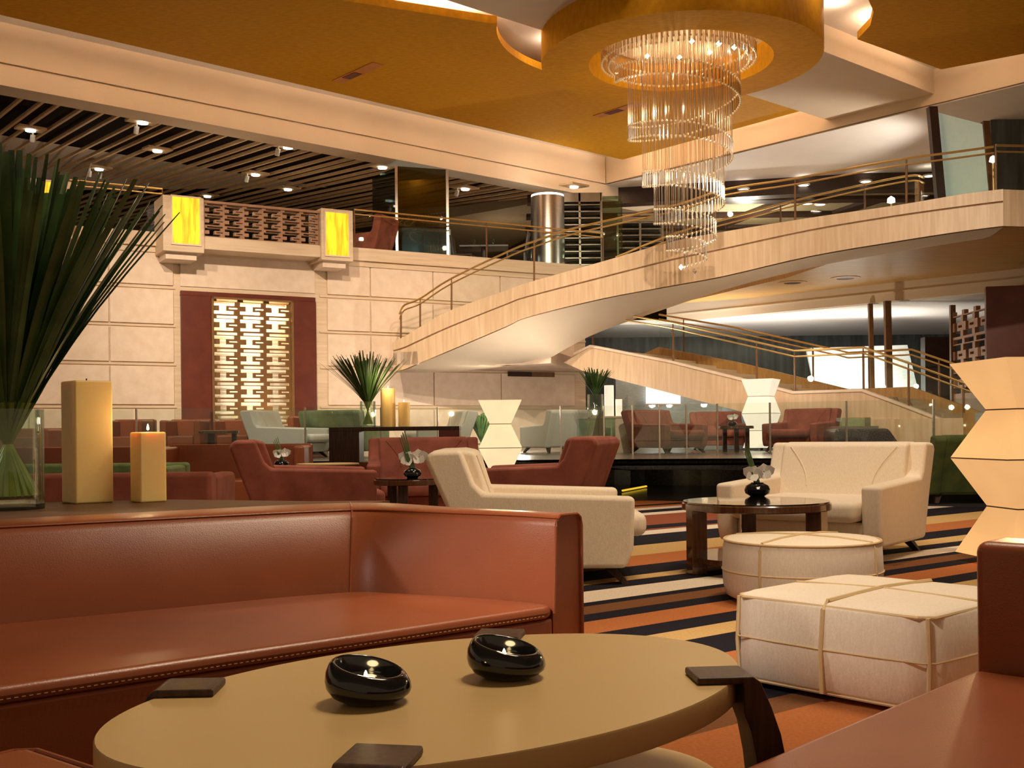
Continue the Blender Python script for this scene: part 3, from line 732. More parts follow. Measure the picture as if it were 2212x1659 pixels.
# upper landing slab with timber soffit and white downstand behind
SZ = 4.36
sp = [I_[28], I_[36], I_[44], I_[-1]]
poly = [P2(at_z(1462, 656, SZ)), P2(at_z(1700, 600, SZ)), P2(at_z(1800, 566, SZ)), P2(at_z(1950, 532, SZ)), P2(at_z(2160, 492, SZ)), P2(at_z(2460, 500, SZ)), P2(at_z(2460, 534, SZ)), P2(at_z(2212, 580, SZ)), P2(at_z(1700, 638, SZ))]
mb = MB(); mb.prism(poly, SZ, SZ + .1); struct(mb.build('ceiling_soffit', 'wood_soffit'))
mb = MB(); mb.prism(poly, SZ + .1, UP - .02); struct(mb.build('floor_landing', 'travertine'))
sa, sb = at_z(1440, 664, SZ), at_z(2460, 552, SZ); dv = Vector((sb.x - sa.x, sb.y - sa.y, 0)); nv = Vector((-dv.y, dv.x, 0)).normalized()
mb = MB(); mb.obox((sa.x, sa.y, 3.92), dv, Vector((0, 0, UP - 3.92)), nv * .4); mb.obox((sa.x, sa.y, 4.12), dv, Vector((0, 0, .03)), -nv * .03); struct(mb.build('ceiling_downstand', 'plaster'))
BZ = 3.9
mb = MB(); s2 = sb + nv * 22
mb.prism([P2(sa + nv * .1), P2(sb + nv * .1), P2(s2), (-2, 50), (-1, 32)], BZ, BZ + .12); struct(mb.build('ceiling_back_lobby', 'plaster_white'))
for px, py, lb_ in ((1712, 610, 'round recessed hole light in the timber soffit, one nearer the chandelier'), (1826, 600, 'round recessed hole light in the timber soffit, one nearer the landing corner')):
    c = at_z(px, py, SZ)
    t = thing('recessed_downlight', lb_, 'downlight', c)
    mb = MB(); mb.lathe([(.20, -.02), (.34, -.012), (.34, .0), (.20, .0), (.20, -.02)], 28, caps=False); mb.build('trim_ring', 'wood_soffit', t)
    mb = MB(); mb.lathe([(.001, -.012), (.20, -.012), (.20, .0)], 28); mb.build('opening', 'post_dark', t)

# ================================================================== BACK LOBBY UNDER THE STAIRS
mb = MB(); mb.box(-1, 30, 36, 36.3, 0, 4.0); struct(mb.build('wall_lobby', 'smoke_wall'))
def slab(mb, corners, d, th=.12):
    P = [at_d(px, py, d) for px, py in corners]
    return mb.loft([P, [p + Vector((0, th, 0)) for p in P]], True, True)
mb = MB(); slab(mb, [(1742, 752), (1960, 745), (1992, 880), (1770, 880)], 30.0)
tag(mb.build('leaning_wall_panel', 'stone_blue'), 'pale marble panel with slanted edges behind the bronze posts', 'wall panel')
mb = MB(); slab(mb, [(1330, 800), (1398, 800), (1398, 930), (1330, 930)], 32.0)
slab(mb, [(1398, 800), (1560, 800), (1560, 930), (1398, 930)], 32.3)
struct(mb.build('wall_lobby_marble', 'stone_blue'))
t = struct(thing('light_box', 'bright white light box under the lower stair flight', 'light box', at_d(1430, 878, 31.8)))  # glowing light box on the lobby wall, no window here
mb = MB(); slab(mb, [(1396, 834), (1470, 834), (1470, 872), (1396, 872)], 31.8, .08); mb.build('panel', glow('white_lightbox', (1, .95, .9), 1.6), t, local=t.location)
mb = MB(); slab(mb, [(1392, 872), (1474, 872), (1474, 878), (1392, 878)], 31.7, .1); mb.build('sill', 'trim_white', t, local=t.location)
for a, b, w, lb_, d_ in (((1880, 668), (1886, 850), 9, 'slim bronze post standing before the marble panel, one nearer the chandelier', 27.0), ((1917, 700), (1922, 850), 13, 'thicker bronze post standing before the marble panel', 26.5)):
    p0, p1 = at_d(b[0], b[1], d_), at_d(a[0], a[1], d_); hw = w / 2400 * d_ / 2
    mb = MB(); mb.loft([[(p.x - hw, p.y - hw, z), (p.x + hw, p.y - hw, z), (p.x + hw, p.y + hw, z), (p.x - hw, p.y + hw, z)] for p, z in ((p0, PLAT), (p1, BZ))], True, True)
    o = mb.build('bronze_post', 'brown_post', local=(p0.x, p0.y, PLAT)); o.location = (p0.x, p0.y, PLAT); tag(o, lb_, 'post')
# rosewood fretwork and red wall at the far end
d_ = 24.0
mb = MB(); a, b = at_d(2130, 655, d_), at_d(2330, 640, d_)
mb.obox((a.x, a.y, PLAT), Vector((4.5, -1.2, 0)), Vector((0, 0, 3.42)), Vector((.1, .3, 0))); struct(mb.build('wall_red', 'red_panel'))
mb = MB(); a = at_d(1998, 728, 27.5); b = at_d(2054, 728, 27.5); mb.box(a.x, b.x, 27.5, 27.8, PLAT, a.z); struct(mb.build('wall_dark_pier', 'post_dark'))
a, b = at_d(2055, 700, 26.5), at_d(2131, 690, 24.4)
t = thing('lattice_screen', 'rosewood fretwork screen beside the dark red wall', 'screen', (a.x, a.y, PLAT)); loc = t.location
dv = Vector((b.x - a.x, b.y - a.y, 0)); wl = dv.length
mb = MB(); lattice(mb, (a.x, a.y, 1.6), dv.normalized(), (0, 0, 1), Vector((-dv.y, dv.x, 0)).normalized(), wl, 2.0, 3, 3, .1); mb.build('fretwork', 'screen_rose', t, local=loc)
mb = MB(); mb.obox((a.x, a.y, PLAT), dv, Vector((0, 0, 1.6 - PLAT)), Vector((-dv.y, dv.x, 0)).normalized() * .1); mb.build('base_panel', 'screen_rose', t, local=loc)
mb = MB(); mb.obox((a.x - .05, a.y, PLAT), dv.normalized() * .1, Vector((0, 0, 3.3)), Vector((-dv.y, dv.x, 0)).normalized() * .12); mb.build('frame_post', 'brown_post', t, local=loc)
light('AREA', 'back_lobby_light', (5.0, 29.6, 2.4), 80, (1, .94, .86), 3, 1, (5.0, 29.8, 3.9))
light('AREA', 'back_lobby_light', (9.0, 29.5, 1.8), 110, (1, .93, .84), 3, 2, (9.5, 31, 3.9))
light('POINT', 'soffit_fill', (7.3, 26.3, 1.5), 70, (1, .84, .6), .1)  # added hidden point that brightens the timber soffit from below
light('POINT', 'landing_wall_fill', (0.2, 22.4, 1.3), 80, (1, .86, .72), .05)  # added hidden point that brightens the wall below the landing
# wall vent under the landing
s0, s1 = ws(1094), ws(1194); zv0, zv1 = wz(1144, 814), wz(1144, 804)
t = thing('air_vent', 'long dark air vent on the wall under the stair landing', 'vent', wpt(s0, zv0))
mb = MB(); wbox(mb, s0, (s0 + s1) / 2, zv0, zv1, .045, .08); mb.build('grille', 'post_dark', t, local=t.location)
mb = MB(); wbox(mb, (s0 + s1) / 2, s1, zv0, zv1, .045, .07); mb.build('cover', 'brown_post', t, local=t.location)

# ================================================================== UPSTAIRS
br0, br1 = wpt(ws(764, 520), UP + .06, .05), wpt(ws(1300, 520), UP + .06, .05)
n_ = 12
bs = [br0.lerp(br1, k / n_) for k in range(n_ + 1)]
rail('balcony_railing', 'glass balustrade with twin brass tubes along the balcony edge above the travertine wall', bs, [b + Vector((0, 0, .86)) for b in bs], (0.0, .5, 1.0), .02, .1)
br0, br1 = wpt(ws(150, 460), UP + .06, .05), wpt(ws(350, 460), UP + .06, .05)
bs = [br0.lerp(br1, k / 6) for k in range(7)]
rail('balcony_railing', 'short glass balustrade with brass tube between two lantern boxes, behind tall leaves', bs, [b + Vector((0, 0, .9)) for b in bs], (0.0, 1.0), .02, .1)
# smoked glass display case
a, b = at_d(858, 560, 26.0), at_d(968, 560, 26.4)
t = thing('glass_case', 'tall smoked glass case standing on the upper floor', 'glass case', (a.x, a.y, UP)); loc = t.location
H_ = 2.2
mb = MB(); mb.obox((a.x, a.y, UP), Vector((b.x - a.x, b.y - a.y, 0)), Vector((0, .05, 0)), Vector((0, 0, H_))); mb.build('front_pane', 'glass_dark', t, local=loc)
mb = MB(); mb.obox((a.x, a.y + .1, UP), Vector((-.7, 1.0, 0)), Vector((.04, .03, 0)), Vector((0, 0, H_))); mb.build('side_pane', 'glass_dark', t, local=loc)
mb = MB(); mb.obox((a.x, a.y + 1.2, UP), Vector((b.x - a.x, b.y - a.y, 0)), Vector((0, .05, 0)), Vector((0, 0, 1.0))); mb.build('back_panel', 'stone_blue', t, local=loc)
for p in (a, b):
    mb = MB(); mb.box(p.x - .03, p.x + .03, p.y - .03, p.y + .03, UP, UP + H_); mb.build('frame_post', 'steel', t, local=loc)
light('POINT', 'case_lamp', ((a.x + b.x) / 2 - .2, a.y + .6, UP + .35), 9, (.75, .95, 1), .1)
# steel column, wine rack
c0, c1 = at_d(1150, 545, 27.5), at_d(1203, 545, 27.5); r_ = (c1.x - c0.x) / 2 + .12
t = thing('steel_column', 'brushed steel clad column with a lit top ring on the upper floor', 'column', ((c0.x + c1.x) / 2 + .1, 28.0, UP))
mb = MB(); mb.lathe([(r_, 0), (r_, 1.85)], 32); mb.build('cladding', 'steel', t, smooth=True)
mb = MB(); mb.lathe([(r_ * .97, 1.85), (r_ * .97, 1.90)], 32); mb.build('light_ring', 'lens', t)
def wine_rack(pa, pb, d, label, h=2.05):
    a, b = at_d(pa, 545, d), at_d(pb, 545, d)
    t = thing('wine_rack', label, 'rack', (a.x, d, UP)); w = b.x - a.x
    mb = MB(); mb.box(0, w, .0, .04, 1.82, h); mb.build('header', 'rack_steel', t)
    mb = MB(); mb.box(0, w, .5, .54, 0, h); mb.build('back_pane', 'glass_dark', t)
    for x in (0, w / 2, w):
        mb = MB(); mb.box(x - .025, x + .025, 0, .05, 0, h); mb.build('upright', 'rack_steel', t)
    for k in range(10):
        mb = MB(); mb.box(0, w, 0, .4, .2 + k * .17, .225 + k * .17); mb.build('shelf', 'rack_steel', t)
wine_rack(1206, 1300, 28.4, 'steel and glass rack beside the brushed steel column')
wine_rack(1335, 1432, 30.0, 'steel and glass rack behind the stair railing, under the crystals', 1.6)
mb = MB(); a = at_d(1303, 545, 28.6); mb.box(a.x, a.x + .5, 28.6, 29.0, UP, UP + 2.0); tag(mb.build('glass_pier', 'glass_green'), 'green glass pier between the two steel racks', 'pier')
# dark post and frosted glass at the landing
d_ = 22.5
p0, p1 = at_d(2036, 425, d_), at_d(2013, 232, d_)
mb = MB(); hw = .085
mb.loft([[(p.x - hw, p.y - hw, p.z), (p.x + hw, p.y - hw, p.z), (p.x + hw, p.y + hw, p.z), (p.x - hw, p.y + hw, p.z)] for p in (Vector((p0.x, p0.y, UP)), p1)], True, True)
o = mb.build('leaning_post', 'post_dark', local=(p0.x, p0.y, UP)); o.location = (p0.x, p0.y, UP); tag(o, 'dark slightly leaning post at the edge of the frosted pane', 'post')
q = [at_d(2046, 425, 22.62), at_d(2140, 410, 21.6), at_d(2122, 268, 21.6), at_d(2026, 243, 22.62)]
q[0].z = q[1].z = UP
t = thing('frosted_screen', 'frosted pale green glass screen beside the dark leaning post', 'screen', q[0])
mb = MB(); mb.loft([q, [p + Vector((.02, .06, 0)) for p in q]], True, True); mb.build('pane', 'frosted', t, local=q[0])
mb = MB(); mb.loft([[q[1] + Vector((0, -.05, 0)), q[1] + Vector((.12, -.05, 0)), q[1] + Vector((.12, .08, 0)), q[1] + Vector((0, .08, 0))], [q[2] + Vector((0, -.05, .05)), q[2] + Vector((.12, -.05, .05)), q[2] + Vector((.12, .08, .05)), q[2] + Vector((0, .08, .05))]], True, True)
mb.build('edge_post', 'brown_post', t, local=q[0])
a = at_d(2142, 420, 24.5)
mb = MB(); mb.box(a.x, a.x + 3, 24.5, 24.7, UP, zr - .05); struct(mb.build('wall_landing', 'smoke_wall'))
a = at_d(2152, 420, 23.6); b = at_d(2205, 360, 23.6)
t = thing('timber_counter', 'small honey coloured timber counter behind the landing railing', 'counter', (a.x, 23.6, UP))
mb = MB(); mb.box(0, b.x - a.x, 0, .5, 0, .62); mb.build('body', 'wood_soffit', t, bev=.01); mb = MB(); mb.box(-.03, b.x - a.x + .03, -.03, .53, .62, .66); mb.build('counter_top', 'dark_wood', t)
mb = MB(); c = at_d(1985, 424, 22.0); mb.box(c.x - .5, c.x + .5, 21.6, 22.1, UP, UP + .18); o = mb.build('low_bench', 'post_dark', bev=.02); tag(o, 'low dark bench at the foot of the frosted pane', 'bench')
t = thing('wall_sconce', 'small bright halogen lamp on the landing railing post by the frosted pane', 'lamp', at_d(2145, 345, 20.6))
mb = MB(); mb.lathe([(.001, -.06), (.07, -.03), (.05, .05), (.001, .08)], 12); mb.build('bulb', 'lens', t)
mb = MB(); mb.tube([(.01, .02, -.05), (.03, .03, -1.3 + 0.0)], .02, 6); mb.build('stem', 'brass', t)
t = thing('wall_sconce', 'small bright uplight behind the stair curb under the dark coffered ceiling', 'lamp', at_d(1925, 434, 22.3))
mb = MB(); mb.lathe([(.001, -.05), (.08, -.03), (.07, .05), (.001, .10)], 12); mb.build('bulb', 'lens', t)
mb = MB(); mb.tube([(0, 0, -.05), (0, 0, UP - t.location.z)], .02, 6); mb.build('stem', 'brass', t)

# ================================================================== CHANDELIER
hx = [1334, 1601, 1361, 1583, 1391, 1565, 1415, 1547, 1441, 1526, 1467]
hy = [177, 229, 301, 346, 402, 444, 483, 516, 542, 561, 578]
CD = 19.7
kx = list(range(11)); cxs, rs, zs = [], [], []
for i in range(11):
    zs.append(at_d(1475, hy[i], CD).z)
    j = min(i + 1, 10); h = abs(hx[j] - hx[i]) / 2 if i < 10 else 8
    rs.append(h / FPX * CD if i < 10 else .1); cxs.append(gx((hx[j] + hx[i]) / 2 if i < 10 else 1492, CD) + .03)
ch = thing('chandelier', 'long spiral chandelier of hanging crystal rods under the gold drum', 'chandelier', (DRX, DRY, 8.2)); CL = ch.location.copy()
rods = []
RODL = .25
def turn(a):                       # a in half turns from the left, near side first
    k = a; r = interp(kx, rs, k); c = interp(kx, cxs, k); z = interp(kx, zs, k)
    ang_ = PI + PI * k
    return Vector((c + r * math.cos(ang_), CD + r * math.sin(ang_), z)), r
a = -0.25
while a < 10.3:
    p, r = turn(max(a, 0)); 
    if a < 0: p = Vector((p.x, p.y, p.z)); 
    rods.append((p, RODL, 1)); a += .075 / max(.12, r) / PI
R0 = 165 / FPX * CD; zt0 = at_d(1470, 134, CD).z
cxt = gx(1470, CD) + .03
for rr, dz, n_ in ((R0, 0, 92), (R0 - .12, -.04, 84)):
    for k in range(n_):
        an = 2 * PI * k / n_; rods.append((Vector((cxt + rr * math.cos(an), CD + rr * math.sin(an), zt0 + dz)), .24, 2))
def rod_mesh(mb, p, L):
    mb.tube([p, p + Vector((0, 0, L))], .013, 5)
order = sorted(range(len(rods)), key=lambda i: (rods[i][0] - Vector((0, 0, EYE))).length)
near = order[:100]
mb = MB(); rod_mesh(mb, Vector((0, 0, 0)), RODL); first = mb.build('crystal_rod', 'crystal', ch)
for n_, i in enumerate(near):
    p, L, _ = rods[i]; o = first if n_ == 0 else first.copy()
    if n_: C.objects.link(o); o.parent = ch
    o.location = p - CL
mb = MB()
for i in order[100:]: rod_mesh(mb, rods[i][0], rods[i][1])
o = mb.build('crystal_rods', 'crystal', ch, local=CL); o['kind'] = 'stuff'
mb = MB()
for i, (p, L, kd) in enumerate(rods):
    mb.tube([p + Vector((0, 0, L)), (p.x, p.y, 8.19)], .0045 if kd == 1 else .003, 4)
o = mb.build('hanging_wires', 'wire', ch, local=CL); o['kind'] = 'stuff'
mb = MB()
for p, L, kd in rods:
    for z in (0, L): mb.lathe([(.001, p.z + z - .026), (.024, p.z + z), (.001, p.z + z + .026)], 6, p.x, p.y)
o = mb.build('crystal_beads', 'bead', ch, local=CL); o['kind'] = 'stuff'
mb = MB(); mb.lathe([(R0 + .05, 8.16), (R0 + .05, 8.2), (.05, 8.2), (.05, 8.16)], 48, cxt, CD); mb.build('canopy', 'brass', ch, local=CL)
for px, py in ((1398, 121), (1468, 124), (1533, 113), (1494, 89), (1553, 94), (1586, 102)):
    c = at_d(px, py, CD + (.8 if py > 105 else -.4)); 
    mb = MB(); mb.lathe([(.001, -.05), (.05, 0), (.001, .05)], 10); o = mb.build('bulb', 'bulb', ch); o.location = c - CL
    light('POINT', 'chandelier_bulb', c - Vector((0, 0, .02)), 22, (1, .78, .5), .03)
light('POINT', 'chandelier_bulb', (cxt, CD, 6.6), 26, (1, .78, .5), .06); light('POINT', 'chandelier_bulb', (cxt + .1, CD, 5.4), 18, (1, .8, .55), .06)
for px, py in ((1471, 577), (1501, 586)):
    c = at_d(px, py, CD); mb = MB(); mb.lathe([(.001, -.05), (.04, 0), (.001, .05)], 10); o = mb.build('crystal_drop', 'bulb' if px == 1471 else 'crystal', ch); o.location = c - CL

# ================================================================== FURNITURE BUILDERS
def chair_proto(name, label, fabric, arm=.51, back=.745, W=1.13, group=None, pipe=None, legm='dark_wood'):
    t = thing(name, label, 'armchair', (0, 0, -50), 0, group)
    h = W / 2; th = .13
    prof = [(-.50, .09), (-.54, .20), (-.55, arm - .02), (.28, arm + .01), (.33, arm + .06), (.40, back), (.57, back - .005), (.60, back - .05), (.47, .40), (.36, .09)]
    for s in (-1, 1):
        mb = MB(); x0, x1 = (h - th, h) if s > 0 else (-h, -h + th)
        mb.prism_x(prof, x0, x1); mb.build('side_panel', fabric, t, bev=.035, seg=3)
    mb = MB(); mb.prism_x([(.14, .20), (.22, arm - .1), (.33, back - .012), (.41, back + .004), (.57, back), (.585, back - .05), (.46, .40), (.35, .10)], -h + th - .02, h - th + .02)
    bk = mb.build('backrest', fabric, t, bev=.03, seg=3)
    for s in (-1, 1):                            # curved seam between back and wing
        pts = []
        for k in range(9):
            f = k / 8; z = back - .03 - f * (back - arm + .03)
            y = .22 + (z - (arm - .1)) / (back - .012 - arm + .1) * .11
            pts.append((s * (h - th - .05 - .15 * math.sin(f * PI / 2)), y - .002, z))
        mb = MB(); mb.tube(pts, .005, 6); mb.build('seam_piping', fabric, bk, smooth=True)
    mb = MB(); mb.box(-h + th + .005, h - th - .005, -.63, .24, .25, .385); mb.build('seat_cushion', fabric, t, bev=.05, seg=4)
    mb = MB(); mb.box(-h + th, h - th, -.49, .34, .09, .245); mb.build('seat_base', fabric, t, bev=.02)
    for sx in (-1, 1):
        for sy, y in ((-1, -.40), (1, .28)):
            mb = MB(); a, b = Vector((sx * (h - .12), y, .10)), Vector((sx * (h - .07), y + sy * .10, 0))
            mb.loft([[a + Vector(q) * .035 for q in ((-1, -1, 0), (1, -1, 0), (1, 1, 0), (-1, 1, 0))], [b + Vector(q) * .02 for q in ((-1, -1, 0), (1, -1, 0), (1, 1, 0), (-1, 1, 0))]], True, True)
            mb.build('leg', legm, t)
    if pipe:
        for s in (-1, 1):
            mb = MB(); x = s * (h + .002)
            pts = [Vector((x, y * .985, (z - .3) * .975 + .3)) for y, z in prof]
            mb.tube(smooth_path(pts + [pts[0]], 3), .006, 6); mb.build('piping', pipe, t)
    return t
def chair_place(proto, x, y, z, rz, label, group=None, sc=None, used=set()):
    if proto.name in used: o = dup(proto, (x, y, z), rz, label, group)
    else:
        used.add(proto.name); o = proto; o.location = (x, y, z); o.rotation_euler = (0, 0, rz); o['label'] = label
        if group: o['group'] = group
    return o
def vase_leaves(name, label, base, h0, h1, spread, n, lean=(0, 0), w=.012, stalk=True, seed=1, vr=.06):
    """a bunch of long strap leaves standing in a vase; one thing, leaves in one mesh"""
    rg = random.Random(seed); t = thing(name, label, 'plant', base)
    mb = MB(); sk = MB()
    for k in range(n):
        a = rg.uniform(0, 2 * PI); q = math.sqrt(rg.random())
        r0 = q * vr; ho = rg.uniform(.86, 1.0) * h1
        rx = spread * q * rg.uniform(.75, 1.05)
        b0 = Vector((-math.cos(a) * r0, -math.sin(a) * r0, .02)); m_ = Vector((math.cos(a) * r0 * .8, math.sin(a) * r0 * .8, h0))
        tip = Vector((math.cos(a) * rx + lean[0], math.sin(a) * rx + lean[1], ho * (1 - .12 * q)))
        pts = smooth_path([b0, m_, m_.lerp(tip, .5) + Vector((-math.cos(a), -math.sin(a), 0)) * rx * .05, tip], 3)
        sd = Vector((math.cos(a + 1.2 + rg.random()), math.sin(a + 1.2 + rg.random()), 0)) * w * rg.uniform(.7, 1.2)
        L = len(pts); rows_ = []
        for i, p in enumerate(pts):
            f = i / (L - 1); ww = (.45 if f < .3 else 1.0) * (1 if f < .85 else .55 + .45 * (1 - f) / .15)
            cu = Vector((math.cos(a), math.sin(a), 0)) * w * .35 * ww
            rows_.append([p - sd * ww, p - cu, p + sd * ww, p + cu * .4])
        mb.loft(rows_, True, True)
        if stalk: sk.tube([b0, m_ + Vector((0, 0, h0 * .05))], w * .75, 6)
    o = mb.build('leaves', 'leaf', t, smooth=True); 
    if stalk: sk.build('stalks', 'stalk', t, smooth=True)
    return t
def glass_vase(name, label, base, r, h, m='glass', water=None):
    t = thing(name, label, 'vase', base)
    mb = MB(); n_ = 40
    rg = lambda rr, z: [(rr * math.cos(2 * PI * k / n_), rr * math.sin(2 * PI * k / n_), z) for k in range(n_)]
    mb.loft([rg(r, 0), rg(r, h), rg(r - .006, h), rg(r - .006, .03), rg(.01, .03)], True, False); mb.build('wall', m, t, smooth=True)
    mb = MB(); mb.lathe([(.002, 0), (r * .99, 0), (r * .99, .022), (.002, .022)], n_); mb.build('base', 'glass_green' if m != 'glass' else 'glass', t, smooth=True)
    return t
def candle(label, base, s, h, rz, sq=True, flame=True, m='wax', group=None):
    t = thing('candle', label, 'candle', base, rz, group)
    mb = MB()
    if sq: mb.box(-s / 2, s / 2, -s / 2, s / 2, 0, h); mb.build('wax_block', m, t, bev=.008, seg=3)
    else: mb.lathe([(.001, 0), (s / 2, 0), (s / 2, h), (s / 2 - .012, h), (s / 2 - .02, h - .02), (.001, h - .02)], 28); mb.build('wax_block', m, t, smooth=True)
    mb = MB(); mb.tube([(0, 0, h - .02), (0, 0, h + .012)], .003, 6); wk = mb.build('wick', 'post_dark', t)
    if flame:
        mb = MB(); mb.lathe([(.001, h + .006), (.006, h + .014), (.004, h + .026), (.001, h + .036)], 10); mb.build('flame', 'flame', wk)
    return t
def orchid(label, base, sc=1.0, seed=3, leaves=True):
    rg = random.Random(seed); t = thing('orchid', label, 'flower', base)
    for k in range(2):
        c = Vector(((-.03 + .07 * k) * sc, rg.uniform(-.02, .02), (.05 + .01 * k) * sc))
        for j in range(5):
            a = 2 * PI * j / 5 + k * .4; e1 = Vector((math.cos(a), -.35 + .2 * math.sin(a), math.sin(a) * .8)).normalized(); e2 = e1.cross(Vector((0, 1, .3))).normalized()
            Lp = .052 * sc * (1.25 if j in (0, 2) else 1)
            mb = MB(); mid = [c + e1 * Lp * f + e2 * (Lp * .55 * math.sin(PI * min(1, f * .9 + .1))) * s_ + Vector((0, -.008 * s_ * s_, 0)) for f, s_ in ((.05, 0), (.35, 1), (.7, 1), (1, 0), (.7, -1), (.35, -1))]
            mb.loft([mid, [p + Vector((0, .004, 0)) for p in mid]], True, True); mb.build('petal', 'petal', t, smooth=True)
    if leaves:
        for k in range(4):
            d = Vector((-.35 + .03 * k, .1 * (k - 1.5), 1)).normalized(); p = Vector((-.01 + .008 * k, 0, -.01))
            mb = MB(); mb.tube([p, p + d * (.20 + .015 * k) * sc], .008 * sc, 5, .003); mb.build('blade', 'leaf', t, smooth=True)
    return t
def pebble_vase(label, base, r=.075, h=.075):
    t = thing('bud_vase', label, 'vase', base)
    mb = MB(); mb.lathe([(.001, 0), (r * .55, 0), (r * .92, h * .22), (r, h * .5), (r * .85, h * .8), (r * .45, h), (r * .38, h), (r * .38, h * .8), (.001, h * .8)], 28); mb.build('body', 'ceramic', t, smooth=True)
    mb = MB(); mb.lathe([(r * .46, h * .99), (r * .5, h * 1.02), (r * .40, h * 1.03), (r * .37, h), (r * .46, h * .99)], 28, caps=False); mb.build('rim', 'ceramic', t, smooth=True)
    return t
def floor_lamp(label, x, y, z, s=.29, nk=.13, H=1.25, rz=0.0, ms='lamp_pale', ms2=None, power=20, lc=(1, .75, .42)):
    t = thing('floor_lamp', label, 'floor lamp', (x, y, z), rz); b = .05; m_ = (H - b) / 4
    hs = [s * .95, nk, s, nk, s]
    sq = lambda hw, zz: [(-hw, -hw, zz), (hw, -hw, zz), (hw, hw, zz), (-hw, hw, zz)]
    for k in range(4):
        mb = MB(); mb.loft([sq(hs[k], b + k * m_ + .002), sq(hs[k + 1], b + (k + 1) * m_ - .002)], True, k == 3)
        sg = mb.build('shade_segment', ms, t)
        if k: 
            mb = MB(); mb.loft([sq(hs[k] + .003, b + k * m_ - .004), sq(hs[k] + .003, b + k * m_ + .004)], True, False); mb.build('seam', 'seam', sg)
    mb = MB(); mb.lathe([(.001, 0), (.20, 0), (.20, .012), (.03, .018), (.03, .05), (.12, .052), (.12, .056), (.001, .056)], 24); mb.build('foot', 'dark_gloss', t, smooth=True)
    light('POINT', 'lamp_bulb', (x, y, z + H + .12), power, lc, .06); 
    return t

# ================================================================== NEAR LOUNGE
# --- big russet leather corner sofa
crease = smooth_path([(-2.75, 2.38, 0), (-2.05, 2.93, 0), (-1.53, 3.30, 0), (-1.10, 3.585, 0), (-.80, 3.785, 0), (-.62, 3.88, 0), (-.54, 3.90, 0), (-.46, 3.885, 0), (-.276, 3.80, 0), (-.03, 3.68, 0), (.125, 3.56, 0)], 4)
topin = smooth_path([(-2.85, 2.53, 0), (-2.14, 3.08, 0), (-1.60, 3.44, 0), (-1.16, 3.74, 0), (-.84, 3.94, 0), (-.64, 4.05, 0), (-.55, 4.07, 0), (-.45, 4.03, 0), (-.26, 3.90, 0), (-.015, 3.74, 0), (.135, 3.60, 0)], 4)
outer = smooth_path([(-3.0, 2.78, 0), (-2.27, 3.32, 0), (-1.74, 3.76, 0), (-1.28, 4.09, 0), (-.95, 4.34, 0), (-.74, 4.45, 0), (-.58, 4.47, 0), (-.44, 4.38, 0), (-.18, 4.08, 0), (.08, 3.86, 0), (.225, 3.71, 0)], 4)
BT, ST = .58, .30
sofa = thing('corner_sofa', 'long russet leather corner sofa curving round the oval table, with high arm end', 'sofa', (-.6, 3.2, 0)); SLc = sofa.location.copy()
rings = []
for c, ti, ou in zip(crease, topin, outer):
    def q(a, b_, f, z): p = a.lerp(b_, f); return Vector((p.x, p.y, z))
    rings.append([V3(c, .03), V3(c, .27), q(c, ti, .55, .42), q(c, ti, .95, BT - .035), q(ti, ou, .06, BT - .010), q(ti, ou, .16, BT), q(ti, ou, .82, BT), q(ti, ou, .95, BT - .012), V3(ou, BT - .04), V3(ou, .03)])
mb = MB(); mb.loft(rings, True, True); sbk = mb.build('backrest', 'leather', sofa, local=SLc, smooth=True, ang=50)
fl = [Vector((-2.20, 1.53, 0)), Vector((-1.13, 2.47, 0)), Vector((-.664, 2.865, 0)), Vector((-.39, 3.09, 0)), Vector((.10, 3.51, 0))]
sp_ = [P2(p) for p in fl] + [P2(p) for p in crease[::-1]]
mb = MB(); mb.prism(sp_, .255, ST); sst = mb.build('seat', 'leather', sofa, local=SLc, bev=.022, seg=4)
mb = MB(); mb.prism([(p[0] + (-.003 if i < 5 else 0), p[1] + (.003 if i < 5 else 0)) for i, p in enumerate(sp_)], .03, .256); mb.build('seat_base', 'leather', sofa, local=SLc, bev=.01)
# stitch line on the seat edge, seams on the backrest
nrm = Vector((.667, -.745, 0))
mb = MB()
for a, b_ in zip(fl[:-1], fl[1:]):
    L_ = (b_ - a).length; n_ = int(L_ / .016)
    for k in range(n_):
        p = a.lerp(b_, k / n_) + nrm * .001; qn = a.lerp(b_, (k + .55) / n_) + nrm * .001
        mb.tube([V3(p, ST - .030), V3(qn, ST - .030)], .0014, 4)
mb.build('stitching', mat('stitch_thread', (.30, .16, .07), .8), sst, local=SLc)
k = 22
mb = MB(); mb.tube([rings[k][j] + Vector((0.0, -.002, .0)) for j in (1, 2, 3, 4, 5, 6)], .004, 6); mb.build('seam_piping', 'leather', sbk, local=SLc)
e_ = rings[-1]; mb = MB(); mb.tube([p + Vector((.004, -.004, 0)) for p in e_[1:]], .005, 6); mb.build('seam_piping', 'leather', sbk, local=SLc, smooth=True)
mb = MB(); mb.tube([rings[i][4] + Vector((0, -.002, .002)) for i in range(len(rings))], .003, 5); mb.build('seam_piping', 'leather', sbk, local=SLc, smooth=True)
mb = MB(); mb.prism([(p.x * .985 - .012, p.y + .01) for p in [fl[0], fl[2], fl[4]]] + [(.19, 3.64), (-.55, 4.3), (-2.2, 3.2), (-2.8, 2.6)], .012, .03); mb.build('plinth', 'post_dark', sofa, local=SLc)

